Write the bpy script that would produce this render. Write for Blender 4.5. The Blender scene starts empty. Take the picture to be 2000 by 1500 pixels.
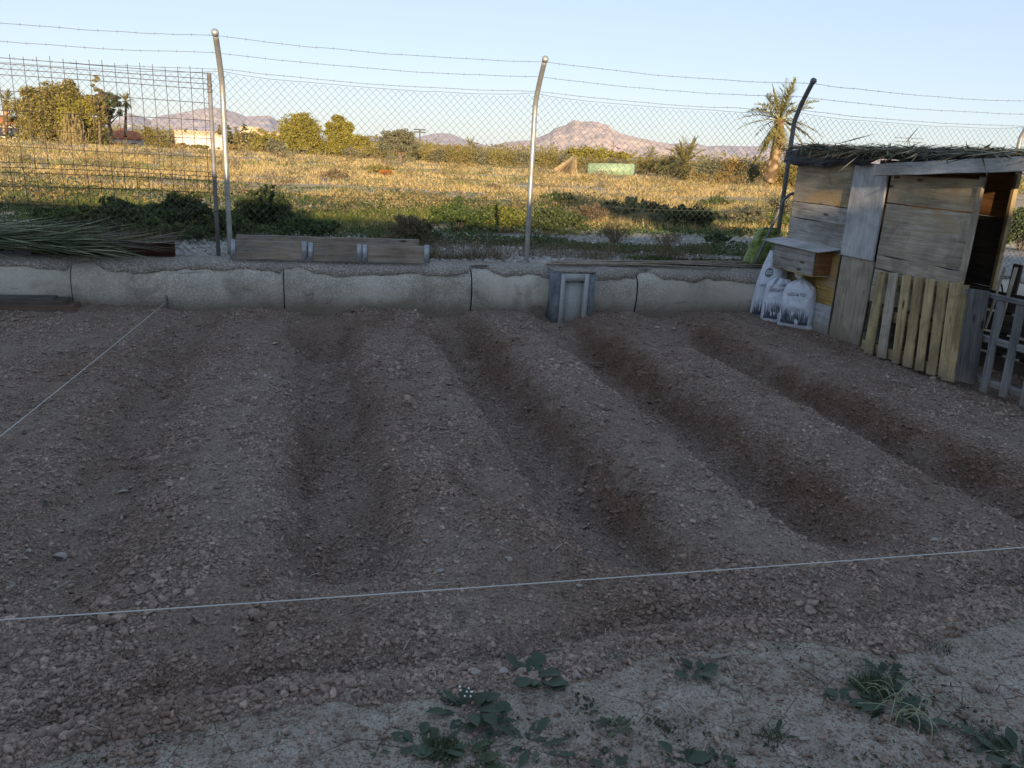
import bpy, math, random
import numpy as np
from mathutils import Matrix, Vector
random.seed(7); rng = np.random.default_rng(7)
C = bpy.context.scene.collection
sc = bpy.context.scene
rad = math.radians

# ------------------------------------------------------------------ camera
CH, CF, CP, CR = 1.55, 1560.0, rad(16.5), rad(3.1)
cF = np.array([0, math.cos(CP), -math.sin(CP)]); cU0 = np.array([0, math.sin(CP), math.cos(CP)])
cR0 = np.array([1.0, 0, 0])
cR = math.cos(CR)*cR0 + math.sin(CR)*cU0; cU = -math.sin(CR)*cR0 + math.cos(CR)*cU0
cC = np.array([0, 0, CH])
cam = bpy.data.objects.new('camera', bpy.data.cameras.new('camera')); C.objects.link(cam)
M = Matrix.Identity(4)
for i in range(3):
    M[i][0], M[i][1], M[i][2], M[i][3] = cR[i], cU[i], -cF[i], cC[i]
cam.matrix_world = M
cam.data.sensor_width = 36; cam.data.lens = CF/2000*36
cam.data.clip_start = 0.05; cam.data.clip_end = 30000
sc.camera = cam

# ------------------------------------------------------------------ light
SUN_EL, SUN_AZ = rad(9.9), rad(7)      # light travels towards azimuth -7 deg from +Y (to the left), sun behind the camera
world = bpy.data.worlds.new('World'); sc.world = world; world.use_nodes = True
wn = world.node_tree.nodes; wn.clear()
sky = wn.new('ShaderNodeTexSky'); sky.sky_type = 'NISHITA'; sky.sun_disc = False
sky.sun_elevation = SUN_EL
sky.altitude = 50; sky.air_density = 1.0; sky.dust_density = 0.2; sky.ozone_density = 1.3
# vector towards the sun
sv = Vector((math.sin(SUN_AZ)*math.cos(SUN_EL), -math.cos(SUN_AZ)*math.cos(SUN_EL), math.sin(SUN_EL)))
sky.sun_rotation = math.atan2(sv.x, sv.y)
bgn = wn.new('ShaderNodeBackground'); bgn.inputs[1].default_value = 0.13
wo = wn.new('ShaderNodeOutputWorld')
hs = wn.new('ShaderNodeGamma'); hs.inputs['Gamma'].default_value = .42
tn = wn.new('ShaderNodeMix'); tn.data_type = 'RGBA'; tn.blend_type = 'MULTIPLY'; tn.inputs[0].default_value = 1.0; tn.inputs[7].default_value = (1.70, 1.91, 2.34, 1)
world.node_tree.links.new(sky.outputs[0], hs.inputs['Color']); ht = wn.new('ShaderNodeHueSaturation'); ht.inputs['Saturation'].default_value = .86
world.node_tree.links.new(hs.outputs[0], ht.inputs['Color']); world.node_tree.links.new(ht.outputs[0], tn.inputs[6])
world.node_tree.links.new(tn.outputs[2], bgn.inputs[0]); world.node_tree.links.new(bgn.outputs[0], wo.inputs[0])
sl = bpy.data.lights.new('sun', 'SUN'); sl.energy = 5.0; sl.angle = rad(0.5); sl.color = (1.0, 0.76, 0.50)
so = bpy.data.objects.new('sun', sl); C.objects.link(so)
so.rotation_euler = sv.to_track_quat('Z', 'Y').to_euler()
sc.view_settings.view_transform = 'Standard'; sc.view_settings.look = 'None'
sc.view_settings.exposure = 0.72; sc.view_settings.gamma = 1
sc.cycles.max_bounces = 6; sc.cycles.transparent_max_bounces = 8

# ------------------------------------------------------------------ helpers
def ray(x, y): return cF + cR*(x-1000)/CF - cU*(y-750)/CF
def gz(x, y, z=0.0):
    d = ray(x, y); return cC + d*((z-CH)/d[2])
def onpl(x, y, P0, n):
    d = ray(x, y); n = np.array(n, float); return cC + d*(((np.array(P0)-cC) @ n)/(d @ n))
def atY(x, y, Y):
    d = ray(x, y); return cC + d*(Y/d[1])

_tab = np.random.default_rng(3).random((256, 256))
def vnoise(x, y):
    xi = np.floor(x).astype(int); yi = np.floor(y).astype(int); fx = x-xi; fy = y-yi
    fx = fx*fx*(3-2*fx); fy = fy*fy*(3-2*fy)
    a = _tab[xi % 256, yi % 256]; b = _tab[(xi+1) % 256, yi % 256]
    c = _tab[xi % 256, (yi+1) % 256]; d = _tab[(xi+1) % 256, (yi+1) % 256]
    return (a*(1-fx)+b*fx)*(1-fy) + (c*(1-fx)+d*fx)*fy
def fbm(x, y, f, oct=4, gain=0.5):
    x = np.asarray(x, float); y = np.asarray(y, float); s = 0; a = 1.0; t = 0
    for k in range(oct):
        s = s + a*vnoise(x*f+17.3*k, y*f+9.1*k); t += a; a *= gain; f *= 2.03
    return s/t
def sstep(a, b, x):
    t = np.clip((x-a)/(b-a), 0, 1); return t*t*(3-2*t)

def tag(o, label=None, cat=None, group=None, kind=None):
    if label: o['label'] = label
    if cat: o['category'] = cat
    if group: o['group'] = group
    if kind: o['kind'] = kind
    return o
LOC = {}
def empty(name, loc, label=None, cat=None, group=None):
    o = bpy.data.objects.new(name, None); C.objects.link(o); o.empty_display_size = 0.1
    o.location = loc; LOC[o] = np.array(loc, float)
    return tag(o, label, cat, group)
def mesh_np(name, V, F, mat, parent=None, smooth=False, local=None):
    """V (n,3) world; F (m,k) or list of such arrays. Origin: parent's base, or `local`."""
    V = np.asarray(V, float)
    org = LOC[parent] if parent is not None else (np.array(local, float) if local is not None else np.zeros(3))
    V = V - org
    me = bpy.data.meshes.new(name)
    if isinstance(F, list) and isinstance(F[0], tuple): F = np.array(F)
    Fs = F if isinstance(F, list) else [F]
    Fs = [np.asarray(f, dtype=np.int32) for f in Fs if len(f)]
    idx = np.concatenate([f.ravel() for f in Fs]); cnt = np.concatenate([np.full(len(f), f.shape[1]) for f in Fs])
    me.vertices.add(len(V)); me.vertices.foreach_set('co', V.ravel())
    me.loops.add(len(idx)); me.loops.foreach_set('vertex_index', idx)
    me.polygons.add(len(cnt)); st = np.concatenate([[0], np.cumsum(cnt)[:-1]])
    me.polygons.foreach_set('loop_start', st); me.polygons.foreach_set('loop_total', cnt)
    if smooth: me.polygons.foreach_set('use_smooth', np.ones(len(cnt), bool))
    me.update(calc_edges=True); me.validate()
    if mat: me.materials.append(mat)
    o = bpy.data.objects.new(name, me); C.objects.link(o)
    if parent is not None:
        o.parent = parent; LOC[o] = org
    else:
        o.location = org; LOC[o] = org
    return o

class MB:
    def __init__(s): s.V = []; s.F = {3: [], 4: []}; s.n = 0
    def add(s, V, F):
        V = np.asarray(V, float); F = np.asarray(F, int)
        s.V.append(V); s.F[F.shape[1]].append(F+s.n); s.n += len(V); return s
    def box(s, c, X, Y, Z):
        """centre, half vectors"""
        c, X, Y, Z = [np.asarray(a, float) for a in (c, X, Y, Z)]
        V = [c+a*X+b*Y+d*Z for a in (-1, 1) for b in (-1, 1) for d in (-1, 1)]
        F = [(0, 1, 3, 2), (4, 6, 7, 5), (0, 4, 5, 1), (2, 3, 7, 6), (0, 2, 6, 4), (1, 5, 7, 3)]
        return s.add(V, F)
    def tube(s, P, r, n=6, cap=True):
        P = np.asarray(P, float); m = len(P); r = np.broadcast_to(np.asarray(r, float), (m,))
        T = np.gradient(P, axis=0); T /= np.linalg.norm(T, axis=1)[:, None]+1e-12
        ref = np.array([0, 0, 1.0]) if abs(T[:, 2]).mean() < .8 else np.array([0, 1.0, 0])
        A = np.cross(T, ref); A /= np.linalg.norm(A, axis=1)[:, None]+1e-12; B = np.cross(T, A)
        a = np.arange(n)*2*math.pi/n
        V = (P[:, None] + r[:, None, None]*(np.cos(a)[None, :, None]*A[:, None]+np.sin(a)[None, :, None]*B[:, None])).reshape(-1, 3)
        i, j = np.meshgrid(np.arange(m-1), np.arange(n), indexing='ij'); j2 = (j+1) % n
        F = np.stack([i*n+j, i*n+j2, (i+1)*n+j2, (i+1)*n+j], -1).reshape(-1, 4)
        s.add(V, F)
        if cap:
            for base, rev in ((0, 1), ((m-1)*n, 0)):
                c0 = s.n; s.add([P[0] if base == 0 else P[-1]], np.zeros((0, 3), int))
                off = c0 - m*n if base == 0 else c0 - m*n - 1
                k = np.arange(n); k2 = (k+1) % n
                f = np.stack([off+base+k, off+base+k2, np.full(n, c0)], -1)
                s.F[3].append(f if rev == 0 else f[:, [1, 0, 2]])
        return s
    def build(s, name, mat, parent=None, smooth=False, local=None):
        F = [np.concatenate(s.F[k]) for k in (3, 4) if len(s.F[k]) and sum(len(f) for f in s.F[k])]
        if parent is None and local is None:
            local = np.concatenate(s.V).mean(0)
        return mesh_np(name, np.concatenate(s.V), F, mat, parent, smooth, local)

# ------------------------------------------------------------------ materials
class NM:
    def __init__(s, name):
        s.m = bpy.data.materials.new(name); s.m.use_nodes = True; s.t = s.m.node_tree; s.t.nodes.clear()
        s.out = s.n('ShaderNodeOutputMaterial'); s.b = s.n('ShaderNodeBsdfPrincipled')
        s.l(s.b.outputs[0], s.out.inputs[0]); s.b.inputs['Specular IOR Level'].default_value = 0.25
    def n(s, t, **k):
        n = s.t.nodes.new(t)
        for a, b in k.items(): setattr(n, a, b)
        return n
    def l(s, a, b): s.t.links.new(a, b)
    def coord(s, scale=(1, 1, 1), kind='Object', rnd=False):
        tc = s.n('ShaderNodeTexCoord'); mp = s.n('ShaderNodeMapping'); mp.inputs['Scale'].default_value = scale
        src = s.n('ShaderNodeNewGeometry').outputs['Position'] if kind == 'World' else tc.outputs[kind]
        s.l(src, mp.inputs['Vector'])
        if rnd:
            oi = s.n('ShaderNodeObjectInfo'); mu = s.n('ShaderNodeMath', operation='MULTIPLY'); mu.inputs[1].default_value = 37.0
            s.l(oi.outputs['Random'], mu.inputs[0]); s.l(mu.outputs[0], mp.inputs['Location'])
        return mp.outputs[0]
    def noise(s, vec, scale, detail=4, rough=.55, dist=0.0):
        n = s.n('ShaderNodeTexNoise'); s.l(vec, n.inputs['Vector']); n.inputs['Scale'].default_value = scale
        n.inputs['Detail'].default_value = detail; n.inputs['Roughness'].default_value = rough; n.inputs['Distortion'].default_value = dist
        return n.outputs['Fac']
    def voro(s, vec, scale, feature='F1', rand=1.0):
        n = s.n('ShaderNodeTexVoronoi', feature=feature); s.l(vec, n.inputs['Vector']); n.inputs['Scale'].default_value = scale
        n.inputs['Randomness'].default_value = rand
        return n.outputs['Distance']
    def ramp(s, fac, stops):
        r = s.n('ShaderNodeValToRGB'); s.l(fac, r.inputs[0]); e = r.color_ramp.elements
        while len(e) < len(stops): e.new(.5)
        for k, (p, c) in enumerate(stops):
            e[k].position = p; e[k].color = (*c, 1) if not isinstance(c, (int, float)) else (c, c, c, 1)
        return r.outputs[0]
    def mix(s, fac, a, b, mode='MIX'):
        m = s.n('ShaderNodeMix', data_type='RGBA', blend_type=mode)
        for i_, v in ((0, fac), (6, a), (7, b)):
            sock = m.inputs[i_]
            if hasattr(v, 'links'): s.l(v, sock)
            elif isinstance(v, (int, float)): sock.default_value = v if i_ == 0 else (v, v, v, 1)
            else: sock.default_value = (*v, 1)
        return m.outputs[2]
    def math(s, op, a, b=0.0):
        m = s.n('ShaderNodeMath', operation=op)
        for k, v in ((0, a), (1, b)):
            if hasattr(v, 'links'): s.l(v, m.inputs[k])
            else: m.inputs[k].default_value = v
        return m.outputs[0]
    def bump(s, h, strength=.5, dist=.01, prev=None):
        b = s.n('ShaderNodeBump'); b.inputs['Strength'].default_value = strength; b.inputs['Distance'].default_value = dist
        s.l(h, b.inputs['Height'])
        if prev is not None: s.l(prev, b.inputs['Normal'])
        return b.outputs[0]
    def done(s, col=None, rough=.9, normal=None, metal=None):
        for nm, v in (('Base Color', col), ('Roughness', rough), ('Metallic', metal), ('Normal', normal)):
            if v is None: continue
            if hasattr(v, 'links'): s.l(v, s.b.inputs[nm])
            elif isinstance(v, (int, float)): s.b.inputs[nm].default_value = v
            else: s.b.inputs[nm].default_value = (*v, 1)
        return s.m

def mat_soil(name, clod=False):
    m = NM(name); w = m.coord(kind='World')
    mp = m.n('ShaderNodeMapping'); mp.inputs['Rotation'].default_value = (0, 0, rad(-15.4)); mp.inputs['Scale'].default_value = (1, .38, 1); m.l(w, mp.inputs['Vector'])
    big = m.noise(mp.outputs[0], 1.6, 4, .6); mid = m.noise(w, 9, 4, .6); fine = m.noise(w, 70, 5, .65)
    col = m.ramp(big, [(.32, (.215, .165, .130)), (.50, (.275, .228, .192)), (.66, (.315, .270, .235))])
    red = m.ramp(m.noise(mp.outputs[0], 3.2, 5, .62, .8), [(.56, 0.0), (.72, 1.0)])
    moist_shade = m.n('ShaderNodeAttribute', attribute_name='moist_shade').outputs['Fac']
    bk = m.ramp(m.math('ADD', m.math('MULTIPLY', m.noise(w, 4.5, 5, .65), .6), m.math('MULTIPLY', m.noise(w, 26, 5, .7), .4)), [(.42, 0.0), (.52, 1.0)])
    fac = m.math('MAXIMUM', m.math('MULTIPLY', red, .45), m.math('MULTIPLY', moist_shade, m.math('MULTIPLY', bk, .68)))
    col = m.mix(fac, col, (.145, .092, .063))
    col = m.mix(.8, col, m.ramp(fine, [(.3, .45), (.52, 1.0), (.75, 1.5)]), 'MULTIPLY')
    col = m.mix(.5, col, m.ramp(mid, [(.3, .7), (.7, 1.3)]), 'MULTIPLY')
    if not clod: col = m.mix(1.0, col, (1.06, .96, .87), 'MULTIPLY')  # base darker than the clods: shade between crumbs put into the colour
    if clod:
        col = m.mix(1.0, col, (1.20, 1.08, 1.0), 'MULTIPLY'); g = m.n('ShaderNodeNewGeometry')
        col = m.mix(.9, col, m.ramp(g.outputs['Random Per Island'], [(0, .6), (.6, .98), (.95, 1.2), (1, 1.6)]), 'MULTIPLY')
        nb = m.bump(fine, .5, .004)
    else:
        at = m.n('ShaderNodeAttribute', attribute_name='hard')
        hp = m.ramp(m.noise(w, 9, 5, .7), [(.3, (.28, .235, .18)), (.55, (.41, .35, .28)), (.75, (.52, .455, .37))])
        # cracks and trodden crumbs on the hard ground
        cr = m.voro(m.coord(kind='World'), 3.2, 'DISTANCE_TO_EDGE')
        ck = m.math('MAXIMUM', m.ramp(m.voro(w, 9, 'DISTANCE_TO_EDGE'), [(.006, 0.0), (.022, 1.0)]), m.ramp(m.noise(w, 2.2, 3), [(.50, 1.0), (.56, 0.0)]))
        hp = m.mix(1.0, hp, m.ramp(ck, [(0, .38), (1, 1.0)]), 'MULTIPLY')
        hp = m.mix(.45, hp, m.ramp(m.voro(w, 60), [(.1, .55), (.4, 1.1)]), 'MULTIPLY')
        hp = m.mix(.35, hp, m.ramp(fine, [(.25, .5), (.5, 1), (.8, 1.3)]), 'MULTIPLY')
        vor = m.voro(w, 85); vor2 = m.voro(w, 190); vor3 = m.voro(w, 34)
        col = m.mix(at.outputs['Fac'], col, hp)
        h = m.math('ADD', m.math('MULTIPLY', vor, -1.0), m.math('MULTIPLY', vor3, -1.1))
        n1 = m.bump(h, .9, .013); n2 = m.bump(vor2, .7, -.004, n1); nb = m.bump(fine, .6, .008, n2)
    return m.done(col, .95, nb)

def mat_wood(name, c1, c2, c3=None, grain=1.0, patch=None, rough=.85, knots=True):
    m = NM(name); v = m.coord((1.6, 26*grain, 26*grain), rnd=True); v2 = m.coord(rnd=True)
    g = m.noise(v, 1.6, 6, .65, .6); big = m.noise(v2, 2.2, 4, .6, .5); fn = m.noise(m.coord((6, 120, 120), rnd=True), 1.2, 3, .6)
    col = m.ramp(g, [(.28, c1), (.5, c2), (.75, c3 or tuple(x*1.25 for x in c2))])
    col = m.mix(.85, col, m.ramp(big, [(.3, .5), (.5, 1.0), (.72, 1.35)]), 'MULTIPLY')
    col = m.mix(.6, col, m.ramp(fn, [(.3, .6), (.6, 1.15)]), 'MULTIPLY')
    if patch:
        pc, lo, hi = patch
        pm = m.ramp(m.noise(m.coord((1, 1.6, 1), rnd=True), 1.9, 5, .65, .7), [(lo, 0.0), (hi, 1.0)])
        col = m.mix(m.math('MULTIPLY', pm, .8), col, pc)
    if knots:
        k = m.voro(m.coord((2.2, 7, 7), rnd=True), 1.0)
        col = m.mix(1.0, col, m.ramp(k, [(.05, (.25, .17, .12)), (.12, 1.0)]), 'MULTIPLY')
    dirt = m.ramp(m.noise(m.coord(kind='World'), 3.5, 6, .7, 1.0), [(.54, 0.0), (.70, 1.0)]); col = m.mix(m.math('MULTIPLY', dirt, .45), col, (.10, .085, .065))
    sz_ = m.n('ShaderNodeSeparateXYZ'); m.l(m.coord(kind='World'), sz_.inputs[0]); lo_ = m.math('ADD', sz_.outputs[2], m.math('MULTIPLY', m.noise(m.coord(kind='World'), 9, 4, .6), .16))
    col = m.mix(m.math('MULTIPLY', m.ramp(lo_, [(.10, 1.0), (.24, 0.0)]), .7), col, (.20, .155, .115))
    nb = m.bump(g, .5, .004); nb = m.bump(fn, .4, .002, nb)
    return m.done(col, rough, nb)

def mat_plain(name, c, rough=.8, metal=0.0, var=.35, scale=8, bump=.3, bd=.004):
    m = NM(name); v = m.coord(rnd=True); n = m.noise(v, scale, 5, .6); f = m.noise(v, scale*9, 4, .6)
    col = m.mix(1.0, c, m.ramp(n, [(.25, 1-var), (.75, 1+var)]), 'MULTIPLY')
    col = m.mix(.5, col, m.ramp(f, [(.3, .75), (.7, 1.2)]), 'MULTIPLY')
    return m.done(col, rough, m.bump(f, bump, bd), metal)

def mat_leaf(name, stops, rough=.65, trans=.15):
    """per-leaf colour variation"""
    m = NM(name); g = m.n('ShaderNodeNewGeometry')
    w = m.noise(m.coord(kind='World'), .55, 3, .6)
    k = m.math('ADD', m.math('MULTIPLY', g.outputs['Random Per Island'], .62), m.math('MULTIPLY', w, .38))
    col = m.ramp(k, stops)
    m.done(col, rough)
    if trans:
        t = m.n('ShaderNodeBsdfTranslucent'); m.l(col, t.inputs[0]); mx = m.n('ShaderNodeMixShader'); mx.inputs[0].default_value = trans
        m.l(m.b.outputs[0], mx.inputs[1]); m.l(t.outputs[0], mx.inputs[2]); m.l(mx.outputs[0], m.out.inputs[0])
    return m.m

def mat_concrete():
    m = NM('concrete'); v = m.coord(kind='World')
    agg = m.voro(v, 55); n = m.noise(v, 2.0, 5, .6, .4); f = m.noise(v, 45, 4, .65)
    col = m.ramp(n, [(.3, (.42, .38, .31)), (.5, (.54, .50, .415)), (.7, (.63, .585, .495))])
    exposed = m.ramp(m.noise(v, .9, 2, .5), [(.45, 0.0), (.6, 1.0)])
    sp = m.ramp(agg, [(.1, 1.35), (.3, .95), (.6, .70)])
    col = m.mix(m.math('MULTIPLY', exposed, .85), col, m.mix(1.0, col, sp, 'MULTIPLY'))
    # brown splash of soil and moss stains
    st = m.ramp(m.noise(v, 1.7, 5, .7, 1.0), [(.52, 0.0), (.68, 1.0)])
    col = m.mix(m.math('MULTIPLY', st, .6), col, (.20, .165, .115))
    sm = m.ramp(m.noise(m.coord((1, 1, 3.2), 'World'), 1.5, 6, .7, 1.6), [(.60, 0.0), (.66, 1.0)])
    col = m.mix(m.math('MULTIPLY', sm, .55), col, (.10, .095, .085))
    sp2 = m.n('ShaderNodeSeparateXYZ'); m.l(v, sp2.inputs[0])
    hgt = m.math('ADD', sp2.outputs[2], m.math('MULTIPLY', m.noise(v, 3, 4, .6), .16))
    col = m.mix(m.math('MULTIPLY', m.ramp(hgt, [(.10, 1.0), (.24, 0.0)]), .7), col, (.19, .145, .11))
    col = m.mix(.35, col, m.ramp(f, [(.3, .7), (.7, 1.2)]), 'MULTIPLY')
    return m.done(col, .9, m.bump(f, .4, .004, m.bump(agg, .25, -.004)))
def mat_mortar():
    m = NM('rough_mortar'); v = m.coord(kind='World'); a = m.voro(v, 48); b = m.voro(v, 110); n = m.noise(v, 3, 4, .6); f = m.noise(v, 60, 4)
    col = m.ramp(n, [(.3, (.31, .275, .23)), (.7, (.47, .43, .37))])
    col = m.mix(.9, col, m.ramp(a, [(.08, 1.45), (.35, 1.0), (.6, .68)]), 'MULTIPLY')
    return m.done(col, .95, m.bump(f, .5, .006, m.bump(b, .6, -.006, m.bump(a, .9, -.012))))

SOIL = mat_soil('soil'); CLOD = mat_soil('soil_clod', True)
CONC = mat_concrete(); MORT = mat_mortar()
STEEL = mat_plain('galvanised_steel', (.42, .42, .40), .42, .55, .25, 14, .15, .001)
DSTEEL = mat_plain('dull_steel', (.17, .17, .165), .6, .3, .3, 14, .2, .001)
WIRE = mat_plain('fence_wire', (.12, .125, .115), .6, .0, .2, 5, 0, .001)
RUSTW = mat_plain('dark_wire', (.07, .05, .042), .7, .2, .3, 5, 0, .001)
RUST = mat_plain('rust', (.075, .035, .028), .85, .2, .7, 7, .5, .003)
W_GREY = mat_wood('weathered_wood', (.17, .155, .135), (.32, .30, .27), (.44, .42, .385))
W_PALE = mat_wood('pale_grey_wood', (.34, .34, .335), (.46, .46, .455), (.56, .56, .555), knots=False)
W_TAN = mat_wood('tan_ply', (.24, .19, .12), (.37, .30, .205), (.46, .40, .30), patch=((.42, .28, .12), .50, .70))
W_TANG = mat_wood('grey_tan_ply', (.25, .205, .145), (.38, .325, .25), (.50, .45, .37), patch=((.38, .28, .15), .54, .72))
W_OCH = mat_wood('ochre_wood', (.30, .17, .05), (.47, .28, .08), (.52, .38, .20), patch=((.36, .34, .30), .50, .62))
W_YEL = mat_wood('yellow_pine', (.26, .185, .095), (.42, .32, .165), (.52, .42, .24), patch=((.20, .15, .07), .52, .66))
W_GATE = mat_wood('gate_grey_wood', (.10, .10, .10), (.19, .185, .18), (.27, .265, .255))
W_BROWN = mat_wood('brown_wood', (.13, .06, .025), (.24, .115, .045), (.30, .16, .07))
W_DARK = mat_wood('dark_old_wood', (.035, .028, .022), (.075, .06, .048), (.13, .11, .095))
W_UMB = mat_wood('umber_wood', (.06, .032, .016), (.13, .075, .04), (.20, .125, .07))
W_DGREY = mat_wood('dark_grey_wood', (.05, .048, .045), (.105, .10, .095), (.17, .165, .155))
W_BOARD = mat_wood('raw_board', (.17, .13, .10), (.30, .245, .19), (.38, .32, .26), patch=((.25, .23, .21), .5, .6))
TARP = mat_plain('black_tarp', (.022, .024, .034), .35, 0, .3, 5, .6, .01)
CANE = mat_plain('cane', (.30, .25, .19), .7, 0, .4, 12, .2, .001)
BARK = mat_plain('bark', (.20, .14, .09), .95, 0, .5, 10, .9, .02)

# ------------------------------------------------------------------ layout frames
TH = rad(13.2)
uu = np.array([math.cos(TH), math.sin(TH), 0]); vv = np.array([-math.sin(TH), math.cos(TH), 0]); ZZ = np.array([0, 0, 1.0])
P1 = np.array([-2.688, 7.445, 0])                 # first fence post
WB = np.array([-3.81, 6.78, 0])                   # a point on the foot of the wall
WV = float((WB-P1) @ vv)                          # wall face offset from the fence line (negative)
def G(u, v, z): return P1 + uu*u + vv*v + ZZ*z    # fence frame
def wallv(x, y): return (x-P1[0])*vv[0] + (y-P1[1])*vv[1] - WV    # distance behind the wall face

def zfield(x, y):
    y = np.maximum(np.asarray(y, float), 0)
    z = .50-.0085*y-.02*np.maximum(0, y-75)
    return np.maximum(z, -4.5)

# ------------------------------------------------------------------ garden soil
HL = ((-3, .75), (-1.25, 1.62), (-1.0, 1.78), (-.45, 1.93), (.05, 2.06), (.55, 2.30), (.95, 2.42), (1.3, 2.38), (2.0, 2.66), (4, 3.4))
hx, hy = [a for a, b in HL], [b for a, b in HL]
FUR = ((-.88, .11, .17), (.16, .22, .22), (1.32, .25, .20), (2.36, .26, .20), (3.50, .23, .19))
def soil(x, y, fine=True):
    s = .964*x+.2656*y; t = -.2656*x+.964*y
    wv = wallv(x, y)
    z = .012*(fbm(x, y, .8, 3)-.5)*2
    wob = .06*(fbm(x, y, .9, 3)-.5)+.075*(fbm(x, y, 3.6, 3)-.5)
    for c, d, w in FUR:
        end = sstep(2.45, 3.1, t + .35*(fbm(x, y, 1.1, 2)-.5))*(1-.72*sstep(-.8, -.15, wv))
        q = (s+wob-c)/w
        z = z - d*end/(1+np.abs(q)**5.5)*(1+.5*(fbm(x, y, 2.6, 3)-.5))
        z = z + .02*end*np.exp(-((np.abs(s+wob-c)-.40)/.13)**2)
    # left field rises a little
    z = z + .03*sstep(-.9, -2.2, s)
    hl = np.interp(x, hx, hy); e = y-hl + .22*(fbm(x, y, 2.2, 4)-.5)
    hard = 1-sstep(-.05, .05, e)
    z = z - .045*np.exp(-((e-.17)/.07)**2) + .022*np.exp(-((e-.02)/.06)**2) + .012*hard
    rough = 1-.8*hard
    z = z + rough*(.021*(fbm(x, y, 5, 4, .6)-.5) + (.020*(fbm(x, y, 17, 3, .6)-.5) if fine else 0)) + hard*.012*(fbm(x, y, 6, 4)-.5)
    if fine:
        n = fbm(x, y, 38, 2, .6); z = z + rough*.016*np.maximum(n-.5, 0)*fbm(x, y, 3, 2)*2
    z = z - .4*sstep(.12, .22, wv)
    z = z + .03*sstep(-.5, 0, wv)
    return z, hard
ny, nx = 760, 1000
yy = .75*np.exp(np.linspace(0, math.log(9.8/.75), ny)); aa = np.linspace(-1, 1, nx)
Yg, Ag = np.meshgrid(yy, aa, indexing='ij'); Xg = Ag*(.78*Yg+.55)
Zg, Hd = soil(Xg.ravel(), Yg.ravel())
def grid_faces(ny, nx):
    i, j = np.meshgrid(np.arange(ny-1), np.arange(nx-1), indexing='ij')
    return np.stack([i*nx+j, i*nx+j+1, (i+1)*nx+j+1, (i+1)*nx+j], -1).reshape(-1, 4)
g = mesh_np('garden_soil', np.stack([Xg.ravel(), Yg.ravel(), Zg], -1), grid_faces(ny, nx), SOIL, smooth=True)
at = g.data.attributes.new('hard', 'FLOAT', 'POINT'); at.data.foreach_set('value', Hd.astype(np.float32))
def moist_shade(x, y):  # damp soil on the right flanks, deepened to stand in for flank shade
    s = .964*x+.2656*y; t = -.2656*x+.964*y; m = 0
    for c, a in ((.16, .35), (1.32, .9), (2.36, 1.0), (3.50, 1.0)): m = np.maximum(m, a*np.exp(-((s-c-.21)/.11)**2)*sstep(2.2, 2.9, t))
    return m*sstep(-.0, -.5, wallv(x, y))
at = g.data.attributes.new('moist_shade', 'FLOAT', 'POINT'); at.data.foreach_set('value', moist_shade(Xg.ravel(), Yg.ravel()).astype(np.float32))
tag(g, kind='structure')

# far-reaching ground under and around everything
gx = np.linspace(-60, 60, 241); gy = np.concatenate([np.linspace(-80, -1, 80), np.linspace(-.5, 14, 59)])
GX, GY = np.meshgrid(gx, gy); Z = np.full(GX.shape, -.03)
inside = (np.abs(GX) < .78*GY+.1) & (GY > 1.1) | (np.abs(GX) < .9) & (GY > .9) & (GY < 2)
Z[inside] = -.42
Z = np.where(wallv(GX, GY) > .0, -.45, Z)
YARD = mat_plain('yard_earth', (.30, .27, .25), .95, 0, .3, 1.0, .6, .02)
yg = mesh_np('yard_ground', np.stack([GX.ravel(), GY.ravel(), Z.ravel()], -1), grid_faces(*GX.shape), YARD, smooth=True); tag(yg, kind='structure')

# ------------------------------------------------------------------ soil clods (stuff)
def ico(level=0):
    import bmesh
    bm = bmesh.new(); bmesh.ops.create_icosphere(bm, subdivisions=level+1, radius=1)
    V = np.array([v.co[:] for v in bm.verts]); F = np.array([[v.index for v in f.verts] for f in bm.faces]); bm.free(); return V, F
ICO0, ICO1, ICO2 = ico(0), ico(1), ico(2)
def rock_var(base, amp, k, seed):
    r = np.random.default_rng(seed); out = []
    for i in range(k):
        V = base[0].copy()
        if len(V) < 20: V = V*(1+amp*(r.random((len(V), 1))-.5)*2)
        else:
            d = 0
            for q in range(5):
                a = r.normal(size=3); a /= np.linalg.norm(a); d = d + np.maximum(V @ a - r.uniform(.25, .6), 0)[:, None]*a*1.0
            V = V - d*.9 + r.normal(size=V.shape)*amp*.25
        V = V*r.uniform(.7, 1.15, 3)*np.array([1, 1, .72]); out.append(V)
    return out
def scatter_rocks(P, R, base, vars_, rr):
    n = len(P); vi = rr.integers(0, len(vars_), n); VV = np.stack(vars_)[vi]
    a = rr.random(n)*2*math.pi; c, s = np.cos(a), np.sin(a); t = rr.uniform(-.5, .5, n); ct, st = np.cos(t), np.sin(t)
    x, y, z = VV[..., 0], VV[..., 1], VV[..., 2]
    y, z = y*ct[:, None]-z*st[:, None], y*st[:, None]+z*ct[:, None]
    x, y = x*c[:, None]-y*s[:, None], x*s[:, None]+y*c[:, None]
    V = np.stack([x, y, z], -1)*R[:, None, None]+P[:, None, :]
    m = len(vars_[0]); F = base[1][None]+(np.arange(n)*m)[:, None, None]
    return V.reshape(-1, 3), F.reshape(-1, 3)
def clod_points(n, rr, y0=1.45, y1=8.2):
    Y = y0*np.exp(rr.random(n)*math.log(y1/y0)); X = (rr.random(n)*2-1)*(.74*Y+.25)
    return X, Y
N = 400000
X, Y = clod_points(N, rng); hl = np.interp(X, hx, hy); e = Y-hl + .22*(fbm(X, Y, 2.2, 4)-.5)
dens = fbm(X, Y, 2.6, 4, .65); dens2 = fbm(X, Y, 9, 2)
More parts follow.
